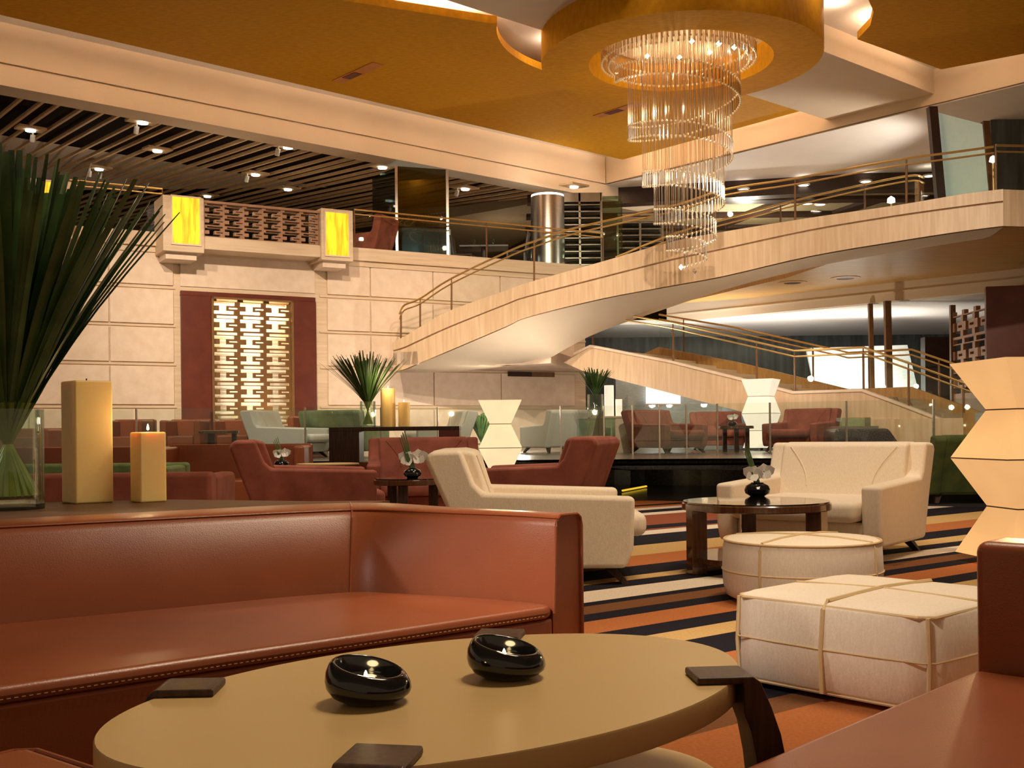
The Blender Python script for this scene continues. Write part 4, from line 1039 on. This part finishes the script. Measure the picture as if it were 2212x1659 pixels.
# --- facing sofa at the edge of the view
s2o = Vector((.371, 1.83, 0)); s2d = Vector((.676, .71, 0)).normalized(); s2n = Vector((s2d.y, -s2d.x, 0))
t = thing('corner_sofa', 'russet leather sofa with square arm cut off by the photo edge, opposite the curved sofa', 'sofa', (1.05, 2.5, 0)); loc = t.location.copy()
end = Vector((1.052, 2.545, 0))
mb = MB(); o_ = end - s2d * 2.6; mb.obox(V3(o_, .22), s2d * 2.6, s2n * .95, Vector((0, 0, .08))); mb.build('seat', 'leather', t, local=loc, bev=.025, seg=4)
mb = MB(); mb.obox(V3(o_ + s2n * .015, .03), s2d * 2.6, s2n * .9, Vector((0, 0, .2))); mb.build('seat_base', 'leather', t, local=loc, bev=.01)
mb = MB(); mb.obox(V3(end + s2d * .005, .03), s2d * .16, s2n * 1.1, Vector((0, 0, .56))); mb.build('armrest', 'leather', t, local=loc, bev=.025, seg=4)
mb = MB(); mb.obox(V3(o_ + s2n * .96, .03), s2d * 2.6, s2n * .16, Vector((0, 0, .56))); mb.build('backrest', 'leather', t, local=loc, bev=.03, seg=4)
mb = MB(); p = V3(end - s2n * .001, 0)
mb.tube([Vector(p) + Vector((0, 0, .05)), Vector(p) + Vector((0, 0, .565)), Vector(p) + s2n * .012 + Vector((0, 0, .588)), Vector(p) + s2n * 1.0 + Vector((0, 0, .588))], .004, 6); pass

# --- leather stool at the corner
c0 = at_z(62, 1606, .28); t = thing('stool', 'low russet leather stool, only its piped corner showing beside the oval table', 'stool', (c0.x - .1, c0.y - .4, 0)); loc = t.location.copy()
pdir = Vector((.78, -.62, 0)); qdir = Vector((-.62, -.78, 0))
mb = MB(); mb.obox(V3(c0, .06), pdir * .42, qdir * .5, Vector((0, 0, .22))); mb.build('seat', 'leather', t, local=loc, bev=.03, seg=4)
mb = MB(); mb.tube([V3(c0 + qdir * .5, .272), V3(c0 + qdir * .03, .272), V3(c0 + pdir * .03, .272), V3(c0 + pdir * .42, .272)], .005, 6); mb.build('piping', 'leather', t, local=loc)
mb = MB(); mb.obox(V3(c0 + pdir * .03 + qdir * .03, 0.012), pdir * .36, qdir * .44, Vector((0, 0, .05))); mb.build('plinth', 'post_dark', t, local=loc)

# --- oval coffee table
TC = Vector((-.11, 2.065, 0)); TA = R(41); ta, tb, TH = .655, .415, .38
t = thing('coffee_table', 'oval cream lacquer coffee table with four curved dark wood legs clamped over its edge', 'table', (TC.x, TC.y, 0.012), TA)
z0 = -.012
mb = MB(); mb.lathe([(.001, TH - .048 + z0), (1.0 - .004, TH - .048 + z0), (1.0, TH - .044 + z0), (1.0, TH - .004 + z0), (1.0 - .004, TH + z0), (.001, TH + z0)], 96, 0, 0, ta, tb)
mb.build('tabletop', 'tabletop', t, smooth=True, ang=35)
mb = MB(); mb.lathe([(.001, .09), (.95, .09), (.97, .10), (.97, .115), (.95, .125), (.001, .125)], 72, 0, 0, ta, tb); mb.build('lower_shelf', 'tabletop', t, smooth=True, ang=35)
for a in (-36.5, 40, 141, 219):
    # curved leg: clamps over the top, bows outward, sweeps back in to the floor
    ar = R(a); rad = ta * tb / math.sqrt((tb * math.cos(ar)) ** 2 + (ta * math.sin(ar)) ** 2)
    dr = Vector((math.cos(ar), math.sin(ar), 0)); tn = Vector((-dr.y, dr.x, 0)); w = .052
    prof = [(-.085, .014), (.020, .014), (.034, .004), (.055, -.045), (.072, -.095), (.083, -.15), (.088, -.21), (.088, -.27), (.084, -.33), (.078, -.38), (.034, -.38), (.036, -.30), (.034, -.22), (.027, -.15), (.016, -.09), (.002, -.052), (.002, .0), (-.085, .0)]
    mb = MB(); vs_ = []
    n_ = len(prof)
    for s in (-1, 1):
        for r_, z in prof: vs_.append(dr * (rad + r_) + tn * (s * w) + Vector((0, 0, max(TH + z0 + z, 0.0))))
    mb.add(vs_, [list(range(n_))[::-1], list(range(n_, 2 * n_))] + [[i, (i + 1) % n_, n_ + (i + 1) % n_, n_ + i] for i in range(n_)])
    mb.build('leg', 'dark_wood', t, bev=.004, seg=2)

# --- slanted black tealight bowls
def bowl(label, c):
    t = thing('candle_bowl', label, 'bowl', (c.x, c.y, TH), R(-22))
    r = .076; n_ = 48; rows_ = []
    for f, rr in ((0, .48), (.04, .60), (.18, .84), (.36, .97), (.52, 1.0), (.72, .975), (.90, .90), (.97, .85), (1.0, .81), (1.0, .77), (.96, .745), (.6, .77), (.36, .70), (.26, .45), (.25, .1)):
        row = []
        for k in range(n_):
            a_ = 2 * PI * k / n_; x, y = r * rr * math.cos(a_), r * rr * math.sin(a_)
            row.append((x, y, f * (.063 - .017 * x / r)))
        rows_.append(row)
    mb = MB(); mb.loft(rows_, True, True); mb.build('body', 'ceramic', t, smooth=True, ang=80)
    tl = thing('tealight', 'lit white tealight floating in the ' + ('nearer' if 'nearer' in label else 'further') + ' black bowl', 'candle', (c.x - .004, c.y - .002, TH + .020))
    mb = MB(); mb.lathe([(.001, 0), (.018, 0), (.018, .020), (.016, .023), (.001, .021)], 20); mb.build('cup', 'tealight_wax', tl, smooth=True)
    mb = MB(); mb.lathe([(.001, .022), (.004, .026), (.0025, .032), (.0005, .036)], 8); mb.build('flame', 'flame', tl)
    light('POINT', 'tealight_glow', (c.x - .004, c.y - .002, TH + .068), .06, (1, .7, .35), .01)
bowl('slanted glossy black bowl on the oval table, nearer the table leg in front', at_z(796, 1516, TH))
bowl('slanted glossy black bowl on the oval table, further toward the cream ottoman', at_z(1094, 1463, TH))

# --- console behind the sofa with vase and candles
CT = .565
ob = [Vector((p.x, p.y, 0)) for p in outer]
front = [p + Vector((-.03, .045, 0)) for p in ob[2:24]]
tipp = at_z(640, 1079, CT)
back = [at_z(520, 1070, CT), at_z(461, 1073, CT), at_z(372, 1079, CT) , at_z(-200, 1092, CT)]
t = thing('console_table', 'dark wood console behind the curved leather sofa, carrying vase and candles', 'console', (front[10].x, front[10].y + .3, 0)); loc = t.location.copy()
back[0] = Vector((front[-1].x + .12, front[-1].y + .25, 0)); back[1] = Vector((back[0].x - .35, back[0].y + .02, 0))
poly = [P2(p) for p in front] + [P2(p) for p in back]
mb = MB(); mb.prism(poly, CT - .035, CT); mb.build('top', mat('console_top', (.07, .03, .014), .5, base2=(.12, .055, .025), stretch=(2, 9, 1), spec=.25), t, local=loc)
cen = sum((Vector((p[0], p[1], 0)) for p in poly), Vector()) / len(poly)
mb = MB(); mb.prism([P2(cen.lerp(Vector((p[0], p[1], 0)), .94)) for p in poly], 0.012, CT - .035); mb.build('body', 'dark_wood', t, local=loc)
bp = at_z(8, 1100, CT); 
glass_vase('glass_vase', 'tall clear cylinder vase at the photo edge holding big green leaves', (bp.x + .02, bp.y, CT), .135, .40)
lv = vase_leaves('leaf_bunch', 'huge bunch of tall dark strap leaves in the cylinder vase on the console', (bp.x + .02, bp.y, CT + .03), .38, 1.46, .62, 170, (.06, 0), .021, True, 5, .115)
c1 = at_z(180, 1087, CT); candle('tall square pillar candle with honey coloured sides on the console', (c1.x, c1.y + .05, CT), .165, .53, R(42), True, False)
c2 = at_z(321, 1084, CT); candle('shorter square candle, lit, beside the tall one on the console', (c2.x, c2.y, CT), .118, .305, R(40), True, True)
light('POINT', 'candle_glow', (c2.x, c2.y, CT + .36), .6, (1, .7, .35), .015)

# --- square ottoman
q0, q1 = Vector((.723, 3.67, 0)), Vector((1.185, 3.16, 0)); e1 = (q1 - q0); e2 = Vector((-e1.y, e1.x, 0)); 
OTH = .305
oc = q0 + e1 / 2 + e2 / 2; oang = math.atan2(e1.y, e1.x); os_ = e1.length
t = thing('ottoman', 'square cream ottoman with piped cross seams beside the oval table', 'ottoman', (oc.x, oc.y, .012), oang)
def soft_box(w, h0, h1, puff=.02, n_=8, cr=.05):
    mb = MB(); rings_ = []
    def sq(hw, z, bulge):
        pts = []
        for a0 in range(4):
            for k in range(n_):
                f = k / n_ * 2 - 1
                x, y = [(f, -1), (1, f), (-f, 1), (-1, -f)][a0]
                m_ = max(abs(x), abs(y)); edge = 1 - (min(abs(x), abs(y))) ** 2
                rr = hw + bulge * edge
                ln = math.sqrt(x * x + y * y); fac = 1 if ln < 1.25 else 1 - (ln - 1.25) * cr / .16
                pts.append((x * rr * fac, y * rr * fac, z))
        return pts
    for f, z, b in ((.94, h0, 0), (1, h0 + .02, .004), (1.0, (h0 + h1) / 2, puff), (1, h1 - .02, .006), (.985, h1 - .006, .002), (.95, h1, 0), (.5, h1 + .008, 0), (.02, h1 + .012, 0)):
        rings_.append(sq(w / 2 * f, z, b))
    mb.loft(rings_, True, True); return mb
soft_box(os_, .02, OTH).build('upholstery', 'cream', t, smooth=True, ang=60)
hw = os_ / 2
def seam(pts, r=.006, m='piping'):
    mb = MB(); mb.tube(pts, r, 6); mb.build('piping', m, t, smooth=True)
zt_ = OTH - .012
seam([(x * hw * .985, y * hw * .985, zt_) for x, y in ((-.9, -1), (.9, -1), (1, -.9), (1, .9), (.9, 1), (-.9, 1), (-1, .9), (-1, -.9), (-.9, -1))])
seam([(0, -hw - .018, .03), (0, -hw - .024, .15), (0, -hw - .006, OTH - .02), (0, -hw + .02, OTH + .004), (0, 0, OTH + .014), (0, hw - .02, OTH + .004), (0, hw + .006, OTH - .02), (0, hw + .02, .03)], .008)
seam([(-hw - .018, 0, .03), (-hw - .022, 0, .15), (-hw - .006, 0, OTH - .02), (-hw + .02, 0, OTH + .003), (0, 0, OTH + .013), (hw - .02, 0, OTH + .003), (hw + .006, 0, OTH - .02), (hw + .02, 0, .03)], .004)
for sx, sy in ((-1, -1), (1, -1), (1, 1), (-1, 1)): seam([(sx * hw * .955, sy * hw * .955, .03), (sx * hw * .97, sy * hw * .97, .15), (sx * hw * .955, sy * hw * .955, zt_)], .007)
zz_ = .165
seam([(x * (hw + (.021 if abs(x) < .95 or abs(y) < .95 else -.006) * (1 - min(abs(x), abs(y)) ** 2)) if abs(x) == 1 else x * hw, y * (hw + .021 * (1 - min(abs(x), abs(y)) ** 2)) if abs(y) == 1 else y * hw, zz_) for x, y in ((-.93, -1), (-.5, -1), (0, -1), (.5, -1), (.93, -1), (1, -.93), (1, -.5), (1, 0), (1, .5), (1, .93), (.93, 1), (.5, 1), (0, 1), (-.5, 1), (-.93, 1), (-1, .93), (-1, .5), (-1, 0), (-1, -.5), (-1, -.93), (-.93, -1))], .0035)
seam([(x * hw * .97, y * hw * .97, .026) for x, y in ((-.9, -1), (.9, -1), (1, -.9), (1, .9), (.9, 1), (-.9, 1), (-1, .9), (-1, -.9), (-.9, -1))], .006)
for sx in (-1, 1):
    for sy in (-1, 1):
        mb = MB(); mb.box(sx * (hw - .1) - .03, sx * (hw - .1) + .03, sy * (hw - .1) - .03, sy * (hw - .1) + .03, 0, .03); mb.build('foot', 'post_dark', t)

# --- round ottoman
rc = at_z(1731, 1163, .315); rr_ = .385
t = thing('ottoman', 'round cream ottoman with piped cross seams in front of the round walnut table', 'ottoman', (rc.x, rc.y, .012), 0)
mb = MB(); RH = .305
mb.lathe([(.001, .02), (rr_ * .90, .02), (rr_ * .95, .03), (rr_ * .99, .08), (rr_, .16), (rr_ * .985, RH - .03), (rr_ * .965, RH - .008), (rr_ * .93, RH), (rr_ * .5, RH + .012), (.001, RH + .016)], 64); mb.build('upholstery', 'cream', t, smooth=True, ang=60)
seam([(rr_ * .975 * math.cos(2 * PI * k / 48), rr_ * .975 * math.sin(2 * PI * k / 48), RH - .006) for k in range(49)], .006)
seam([(rr_ * 1.003 * math.cos(2 * PI * k / 48), rr_ * 1.003 * math.sin(2 * PI * k / 48), .155) for k in range(49)], .004)
for an, r_ in ((R(-134), .007), (R(-43), .006)):
    dx, dy = math.cos(an), math.sin(an)
    seam([(dx * s_ * rr_, dy * s_ * rr_, z) for s_, z in ((.95, .03), (1.0, .1), (1.008, .16), (.99, RH - .03), (.95, RH), (.5, RH + .014), (0, RH + .018), (-.5, RH + .014), (-.95, RH), (-.99, RH - .03), (-1.008, .16), (-.95, .03))], r_)
mb = MB(); mb.lathe([(.001, 0), (rr_ * .8, 0), (rr_ * .8, .02), (.001, .02)], 32); mb.build('plinth', 'post_dark', t)

# --- round walnut table
tcx, tcy, tz, tr = gx(1631, 6.6) , 6.6, .425, .435
t = thing('side_table', 'round glossy walnut table with lower shelf between cream ottoman and cream armchair', 'table', (tcx, tcy, .012), R(10))
mb = MB(); mb.lathe([(.001, tz - .055), (tr - .004, tz - .055), (tr, tz - .05), (tr, tz - .018), (tr - .006, tz - .012), (.001, tz - .012)], 64); mb.build('tabletop', 'table_wood', t, smooth=True, ang=35)
mb = MB(); mb.lathe([(.001, tz - .0119), (tr - .008, tz - .0119), (tr - .008, tz - .004), (.001, tz - .004)], 64); mb.build('glass_top', 'dark_gloss', t, smooth=True, ang=35)
mb = MB(); mb.lathe([(.001, .07), (tr - .03, .07), (tr - .03, .10), (.001, .10)], 64); mb.build('lower_shelf', 'table_wood', t, smooth=True, ang=35)
for a_ in (185, 75, 310):
    dx, dy = math.cos(R(a_)), math.sin(R(a_)); dr = Vector((dx, dy, 0)); tn = Vector((-dy, dx, 0))
    mb = MB(); mb.obox(dr * (tr - .10) - tn * .045, dr * .095, tn * .09, Vector((0, 0, tz - .05))); mb.build('leg', 'table_wood', t, bev=.004)
vb = at_z(1636, 1072, tz + .008); 
pebble_vase('squat glossy black bud vase on the round walnut table', (vb.x, vb.y, tz + .008), .082, .085)
orchid('white orchid with slim green blades in the bud vase on the walnut table', (vb.x, vb.y, tz + .095), 1.1, 3)

# --- cream lounge chairs
cw = chair_proto('lounge_chair', 'cream', 'cream', .50, .745, 1.13)
chair_place(cw, .12, 6.63, .012, R(90), 'cream lounge armchair seen side on, just behind the curved leather sofa')
chair_place(cw, 2.16, 7.66, .012, R(-37), 'cream lounge armchair facing the viewer beside the round walnut table')
# --- lamps
floor_lamp('large amber faceted paper floor lamp standing closest, cut off by the photo edge', 3.16, 6.8, .012, .33, .175, 1.25, R(6), 'lamp_amber', power=26, lc=(1, .68, .35))
floor_lamp('pale yellow faceted paper floor lamp among the russet velvet chairs', gx(1081, 14.3), 14.3, 0.0, .275, .135, 1.27, 0, 'lamp_pale', power=18)
floor_lamp('white faceted paper floor lamp on the platform under the stairs', gx(1645, 20.3), 20.3, PLAT, .285, .19, 1.30, R(-28), 'lamp_white', power=22, lc=(1, .8, .6))

# ================================================================== MIDDLE GROUND
cr = chair_proto('velvet_chair', 'russet', 'velvet', .57, .80, 1.13)
chair_place(cr, -1.74, 9.3, .012, R(103), 'russet velvet armchair turned away beside the lit square candle')
chair_place(cr, .22, 9.25, .012, R(-105), 'russet velvet armchair with its curved back to us, behind the cream side-on chair')
chair_place(cr, gx(915, 11.0), 11.1, .012, R(6), 'russet velvet armchair facing us behind the small dark round table')
def round_table(label, x, y, z, r, h, m='dark_gloss', foot='dark_wood'):
    t = thing('side_table', label, 'table', (x, y, z))
    mb = MB(); mb.lathe([(.001, h - .05), (r, h - .05), (r, h), (.001, h)], 40); mb.build('tabletop', m, t, smooth=True, ang=35)
    mb = MB(); mb.lathe([(r - .002, h - .05), (r + .006, h - .045), (r + .006, h - .012), (r - .002, h - .008), (r - .002, h - .05)], 40, caps=False); mb.build('rim', 'table_wood', t, smooth=True, ang=35)
    for a_ in (20, 140, 260):
        dx, dy = math.cos(R(a_)), math.sin(R(a_))
        mb = MB(); mb.box(dx * (r - .08) - .035, dx * (r - .08) + .035, dy * (r - .08) - .035, dy * (r - .08) + .035, 0, h - .05); mb.build('leg', foot, t)
    return t
round_table('small dark round table holding an orchid among the russet velvet chairs', gx(885, 8.6), 8.55, .012, .27, .50)
vb = Vector((gx(890, 8.5), 8.5, .512))
pebble_vase('squat black bud vase on the small dark round table', vb, .07, .075); orchid('white orchid with long green blades on the small dark round table', vb + Vector((0, 0, .085)), 1.25, 6)
def sofa_block(name, label, x, y, z, w, d, h, rz, m, seat=.36, arms=True):
    t = thing(name, label, 'sofa', (x, y, z), rz)
    mb = MB(); mb.box(-w / 2, w / 2, d / 2 - .18, d / 2, .06, h); mb.build('backrest', m, t, bev=.03, seg=3)
    mb = MB(); mb.box(-w / 2 + .12, w / 2 - .12, -d / 2, d / 2 - .19, .06, seat); mb.build('seat', m, t, bev=.03, seg=3)
    if arms:
        for s in (-1, 1):
            mb = MB(); mb.box(s * w / 2 - (.12 if s > 0 else 0), s * w / 2 + (.12 if s < 0 else 0), -d / 2, d / 2 - .17, .06, h - .02); mb.build('armrest', m, t, bev=.03, seg=3)
    mb = MB(); mb.box(-w / 2 + .05, w / 2 - .05, -d / 2 + .05, d / 2 - .05, 0, .06); mb.build('plinth', 'post_dark', t)
    return t
sofa_block('leather_sofa', 'glossy russet leather sofa behind the lit square candle, facing us', gx(505, 12.4), 12.5, .012, 1.62, .9, .74, R(4), 'leather')
sofa_block('velvet_sofa', 'russet velvet sofa with its back to us behind the console candles', gx(215, 6.9), 6.7, .012, 1.62, .8, .63, R(180 + 4), 'velvet')
sofa_block('velvet_sofa', 'dark green velvet sofa glimpsed between the console candles', gx(170, 9.6), 9.8, .012, 1.6, .8, .60, R(2), 'green')
sofa_block('leather_sofa', 'low russet leather sofa in the row behind the green velvet sofa', gx(150, 13.0), 13.2, .012, 2.2, .8, .72, R(0), 'leather')
round_table('small pale round table with an orchid in front of the leather sofa', gx(700, 10.6), 10.8, .012, .30, .56, 'tabletop')
round_table('tiny dark round table with an orchid beside the turned russet velvet armchair', gx(598, 10.9), 11.2, .012, .24, .52)
vb = Vector((gx(594, 10.9), 11.2, .532)); pebble_vase('squat black bud vase next to the leather sofa', vb, .075, .07); orchid('small white orchid on the tiny dark table next to the leather sofa', vb + Vector((0, 0, .08)), 1.0, 9)
# dark console with vase and candles
d_ = 14.2; xa, xb = gx(716, d_), gx(994, d_)
zc = at_d(860, 922, d_).z
t = thing('console_table', 'dark wood open console carrying a fan of leaves and two candles, near the lattice screen', 'console', ((xa + xb) / 2, d_, 0)); w = xb - xa
mb = MB(); mb.box(-w / 2, w / 2, -.2, .25, zc - .05, zc); mb.build('top', 'dark_wood', t, bev=.004)
mb = MB(); mb.box(-w / 2, -w / 2 + .38, -.2, .25, .012, zc - .05); mb.build('side_cabinet', 'dark_wood', t, bev=.004)
mb = MB(); mb.box(w / 2 - .26, w / 2, -.2, .25, .012, zc - .05); mb.build('side_panel', 'red_panel', t)
mb = MB(); mb.box(-w / 2 + .38, w / 2 - .26, -.18, .23, .012, .50); mb.build('low_cabinet', 'red_panel', t)
vx = gx(795, d_); glass_vase('glass_vase', 'clear cylinder vase on the dark open console', (vx, d_, zc), .10, .33)
vase_leaves('leaf_bunch', 'fan of dark green leaves bursting from the vase on the dark open console', (vx, d_, zc + .02), .30, .98, .56, 140, (-.04, 0), .012, True, 11)
candle('taller white pillar candle on the dark open console', (gx(839, d_), d_, zc), .19, .49, 0, False, True, 'candle_wax_lit' if 'candle_wax_lit' in M else 'wax')
candle('shorter white pillar candle on the dark open console', (gx(873, d_), d_ + .02, zc), .15, .31, 0, False, True)
light('POINT', 'candle_glow', (gx(839, d_), d_ - .25, zc + .55), 3, (1, .75, .42), .03)

# ================================================================== PLATFORM FURNITURE
pc = chair_proto('platform_chair', 'russet', 'velvet', .50, .745, 1.0)
chair_place(pc, gx(1440, 19.0), 19.2, PLAT, R(35), 'russet velvet armchair behind the glass rail, nearest the tall glass vase', None)
chair_place(pc, gx(1555, 21.5), 21.5, PLAT, R(0), 'russet velvet armchair further back behind the small glass topped table', None)
chair_place(pc, gx(1735, 19.3), 19.4, PLAT, R(-38), 'russet velvet armchair with its back turned, right under the stair fascia', None)
wc = chair_proto('platform_chair', 'white', 'white_fabric', .50, .78, 1.0)
chair_place(wc, gx(612, 17.9), 18.2, PLAT, R(75), 'white armchair in profile behind the glass rail below the lattice screen')
chair_place(wc, gx(948, 20.2), 20.4, PLAT, R(-70), 'white armchair in profile behind the candles on the dark console')
chair_place(wc, gx(1205, 20.5), 20.6, PLAT, R(-150), 'pale armchair with rounded back beside the tall glass vase')
gc = chair_proto('platform_chair', 'green', 'green_pale', .52, .78, 1.15)
chair_place(gc, gx(742, 18.8), 19.0, PLAT, R(160), 'pale green velvet armchair with its back to us beside the white armchair')
g2 = chair_proto('velvet_chair', 'green', 'green', .52, .76, 1.15)
chair_place(g2, gx(2085, 12.9), 12.8, .012, R(178), 'dark green velvet armchair behind the amber floor lamp')
for x0, x1, y_, d__, lb in ((232, 300, 905, 18.6, 'russet leather booth sofa against the wall, half hidden by the tall candle'), (352, 432, 905, 19.0, 'russet leather booth sofa beside the lit candle under the dark wall panel'), (455, 552, 905, 19.4, 'russet leather booth sofa below the lattice screen'), (626, 700, 897, 21.2, 'russet leather sofa between the white and pale green armchairs'), (-30, 110, 925, 17.6, 'russet leather booth sofa seen past the cylinder vase')):
    a, b = gx(x0, d__), gx(x1, d__); hz = at_d((x0 + x1) / 2, y_, d__).z - PLAT
    sofa_block('booth_sofa', lb, (a + b) / 2, d__ + .3, PLAT, max(.7, b - a), .8, hz, 0, 'leather', .38)
a = at_d(450, 934, 17.0); round_table('low dark table with a red candle by the glass rail', gx(470, 18.0), 18.1, PLAT, .32, .46, 'tabletop')
candle('thin red candle on the low table by the glass rail', (gx(456, 18.0), 18.05, PLAT + .46), .045, .3, 0, False, False, 'red_panel')
d_ = 19.6; round_table('glass topped side table between two russet chairs on the platform', gx(1580, d_), 19.2, PLAT, .30, .45)
vb = Vector((gx(1571, d_), 19.15, PLAT + .45)); pebble_vase('tiny black vase on the side table between two russet chairs', vb, .08, .08); orchid('tiny white flower on the side table between two russet chairs', vb + Vector((0, 0, .09)), 1.1, 14, False)
# tall glass cylinders with leaves
d_ = 19.2
t = thing('glass_plinth', 'green tinted glass plinth carrying the dark leafy vase by the platform edge', 'plinth', (gx(1287, d_), d_, PLAT))
mb = MB(); r_ = .31; mb.box(-r_, r_, -r_, r_, 0, .58); mb.build('glass_body', 'glass_green', t)
mb = MB(); mb.box(-r_ - .01, r_ + .01, -r_ - .01, r_ + .01, .58, .60); mb.build('glass_top', 'glass_green', t)
glass_vase('glass_vase', 'tall clear vase on the green glass plinth', (gx(1287, d_), d_, PLAT + .60), .14, .42, 'glass')
vase_leaves('leaf_bunch', 'dark leaf bunch on the green glass plinth under the stair landing', (gx(1287, d_), d_, PLAT + .63), .40, .92, .36, 80, (0, 0), .013, False, 21)
t = thing('glass_plinth', 'cream stone plinth carrying two candles by the green glass plinth', 'plinth', (gx(1328, 19.8), 19.9, PLAT))
mb = MB(); mb.box(-.17, .30, -.15, .15, 0, .62); mb.build('body', 'travertine_panel', t); mb = MB(); mb.box(-.19, .32, -.17, .17, .62, .65); mb.build('top', 'travertine_panel', t)
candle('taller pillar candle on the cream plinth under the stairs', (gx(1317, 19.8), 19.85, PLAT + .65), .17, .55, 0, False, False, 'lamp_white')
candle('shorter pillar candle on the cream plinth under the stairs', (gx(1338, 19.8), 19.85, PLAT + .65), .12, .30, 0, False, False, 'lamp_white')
vase_leaves('potted_plant', 'small leafy plant behind the pale yellow floor lamp', (gx(1040, 23.5), 23.5, PLAT), .25, .85, .4, 60, (0, 0), .03, False, 31)
# black piano-like buffet
t = thing('buffet_counter', 'black curved buffet counter with glass canopy beside the russet chair', 'counter', (gx(1865, 18.0), 18.1, PLAT))
mb = MB(); mb.loft([[(-.55, -.3, 0), (.62, -.3, 0), (.62, .4, 0), (-.55, .4, 0)], [(-.5, -.3, .38), (.35, -.3, .38), (.35, .4, .38), (-.5, .4, .38)]], True, True); mb.build('body', 'granite', t, bev=.05)
mb = MB(); mb.box(-.45, .2, -.25, .35, .38, .42); mb.build('top', 'steel', t)
mb = MB(); mb.box(-.35, .12, -.1, .2, .42, .56); mb.build('canopy', 'glass_green', t)
# small bronze sign stand and place cards at the stair foot
a = at_d(2087, 905, 18.2)
t = thing('sign_stand', 'small bronze stand at the foot of the stairs beside the amber lamp', 'stand', (a.x + .05, 18.2, PLAT))
mb = MB(); mb.box(-.08, .08, -.05, .05, 0, .62); mb.build('post', 'wood_soffit', t); mb = MB(); mb.box(.08, .34, -.02, .02, .30, .62); mb.build('panel', 'stone_blue', t)
# glass balustrade along the platform edge
es = [Vector((p[0], p[1] + .12, PLAT)) for p in EDGE_S]
t = thing('glass_balustrade', 'frameless glass balustrade along the edge of the black platform', 'railing', es[len(es) // 2]); loc = t.location.copy()
for k in range(0, len(es) - 1, 2):
    a, b = es[k], es[min(k + 2, len(es) - 1)]
    if b.x < -7 or a.x > 8.5: continue
    a2_, b2_ = a.lerp(b, .012), a.lerp(b, .988)
    mb = MB(); mb.obox(a2_, b2_ - a2_, Vector((0, .018, 0)), Vector((0, 0, .80))); mb.build('glass_panel', 'glass_rail', t, local=loc)
    mb = MB(); mb.box(b.x - .012, b.x + .012, b.y - .012, b.y + .03, PLAT, PLAT + .8); mb.build('edge_clip', 'steel', t, local=loc)
# chairs and table upstairs
uc = chair_proto('upstairs_armchair', 'russet', 'velvet', .52, .92, .85)
a = at_d(806, 540, 25.4); chair_place(uc, a.x - .15, 25.7, UP, R(-112), 'russet leather armchair upstairs beside the glowing lantern box')
t = thing('dining_table', 'dark dining table with glasses upstairs between glass case and steel column', 'table', (gx(1050, 27.6), 27.7, UP))
mb = MB(); mb.box(-.6, .6, -.4, .4, .52, .56); mb.build('tabletop', 'post_dark', t); mb = MB(); mb.lathe([(.001, 0), (.25, 0), (.25, .03), (.07, .06), (.07, .52), (.001, .52)], 20); mb.build('pedestal', 'post_dark', t)
def dchair(label, x, y, rz):
    t = thing('dining_chair', label, 'chair', (x, y, UP), rz, 'dark dining chairs upstairs')
    mb = MB(); mb.box(-.25, .25, -.25, .25, .34, .40); mb.build('seat', 'post_dark', t, bev=.02)
    mb = MB(); mb.prism_x([(.20, .36), (.26, .36), (.33, .86), (.27, .86)], -.25, .25); mb.build('backrest', 'post_dark', t, bev=.015)
    for sx in (-1, 1):
        for sy in (-1, 1):
            mb = MB(); mb.box(sx * .21 - .02, sx * .21 + .02, sy * .21 - .02, sy * .21 + .02, 0, .34); mb.build('leg', 'post_dark', t)
dchair('dark dining chair upstairs on the glass case side of the table', gx(1006, 27.8), 27.8, R(85))
dchair('dark dining chair upstairs on the steel column side of the table', gx(1120, 27.4), 27.4, R(-95))
for px in (1029, 1070):
    t = thing('table_glass', 'stemmed glass on the upstairs dining table, ' + ('nearer the glass case' if px == 1029 else 'nearer the steel column'), 'glass', (gx(px, 27.7), 27.7, UP + .56))
    mb = MB(); mb.lathe([(.001, 0), (.03, 0), (.006, .01), (.006, .09), (.035, .12), (.032, .19)], 14); mb.build('bowl', 'glass_green', t, smooth=True)
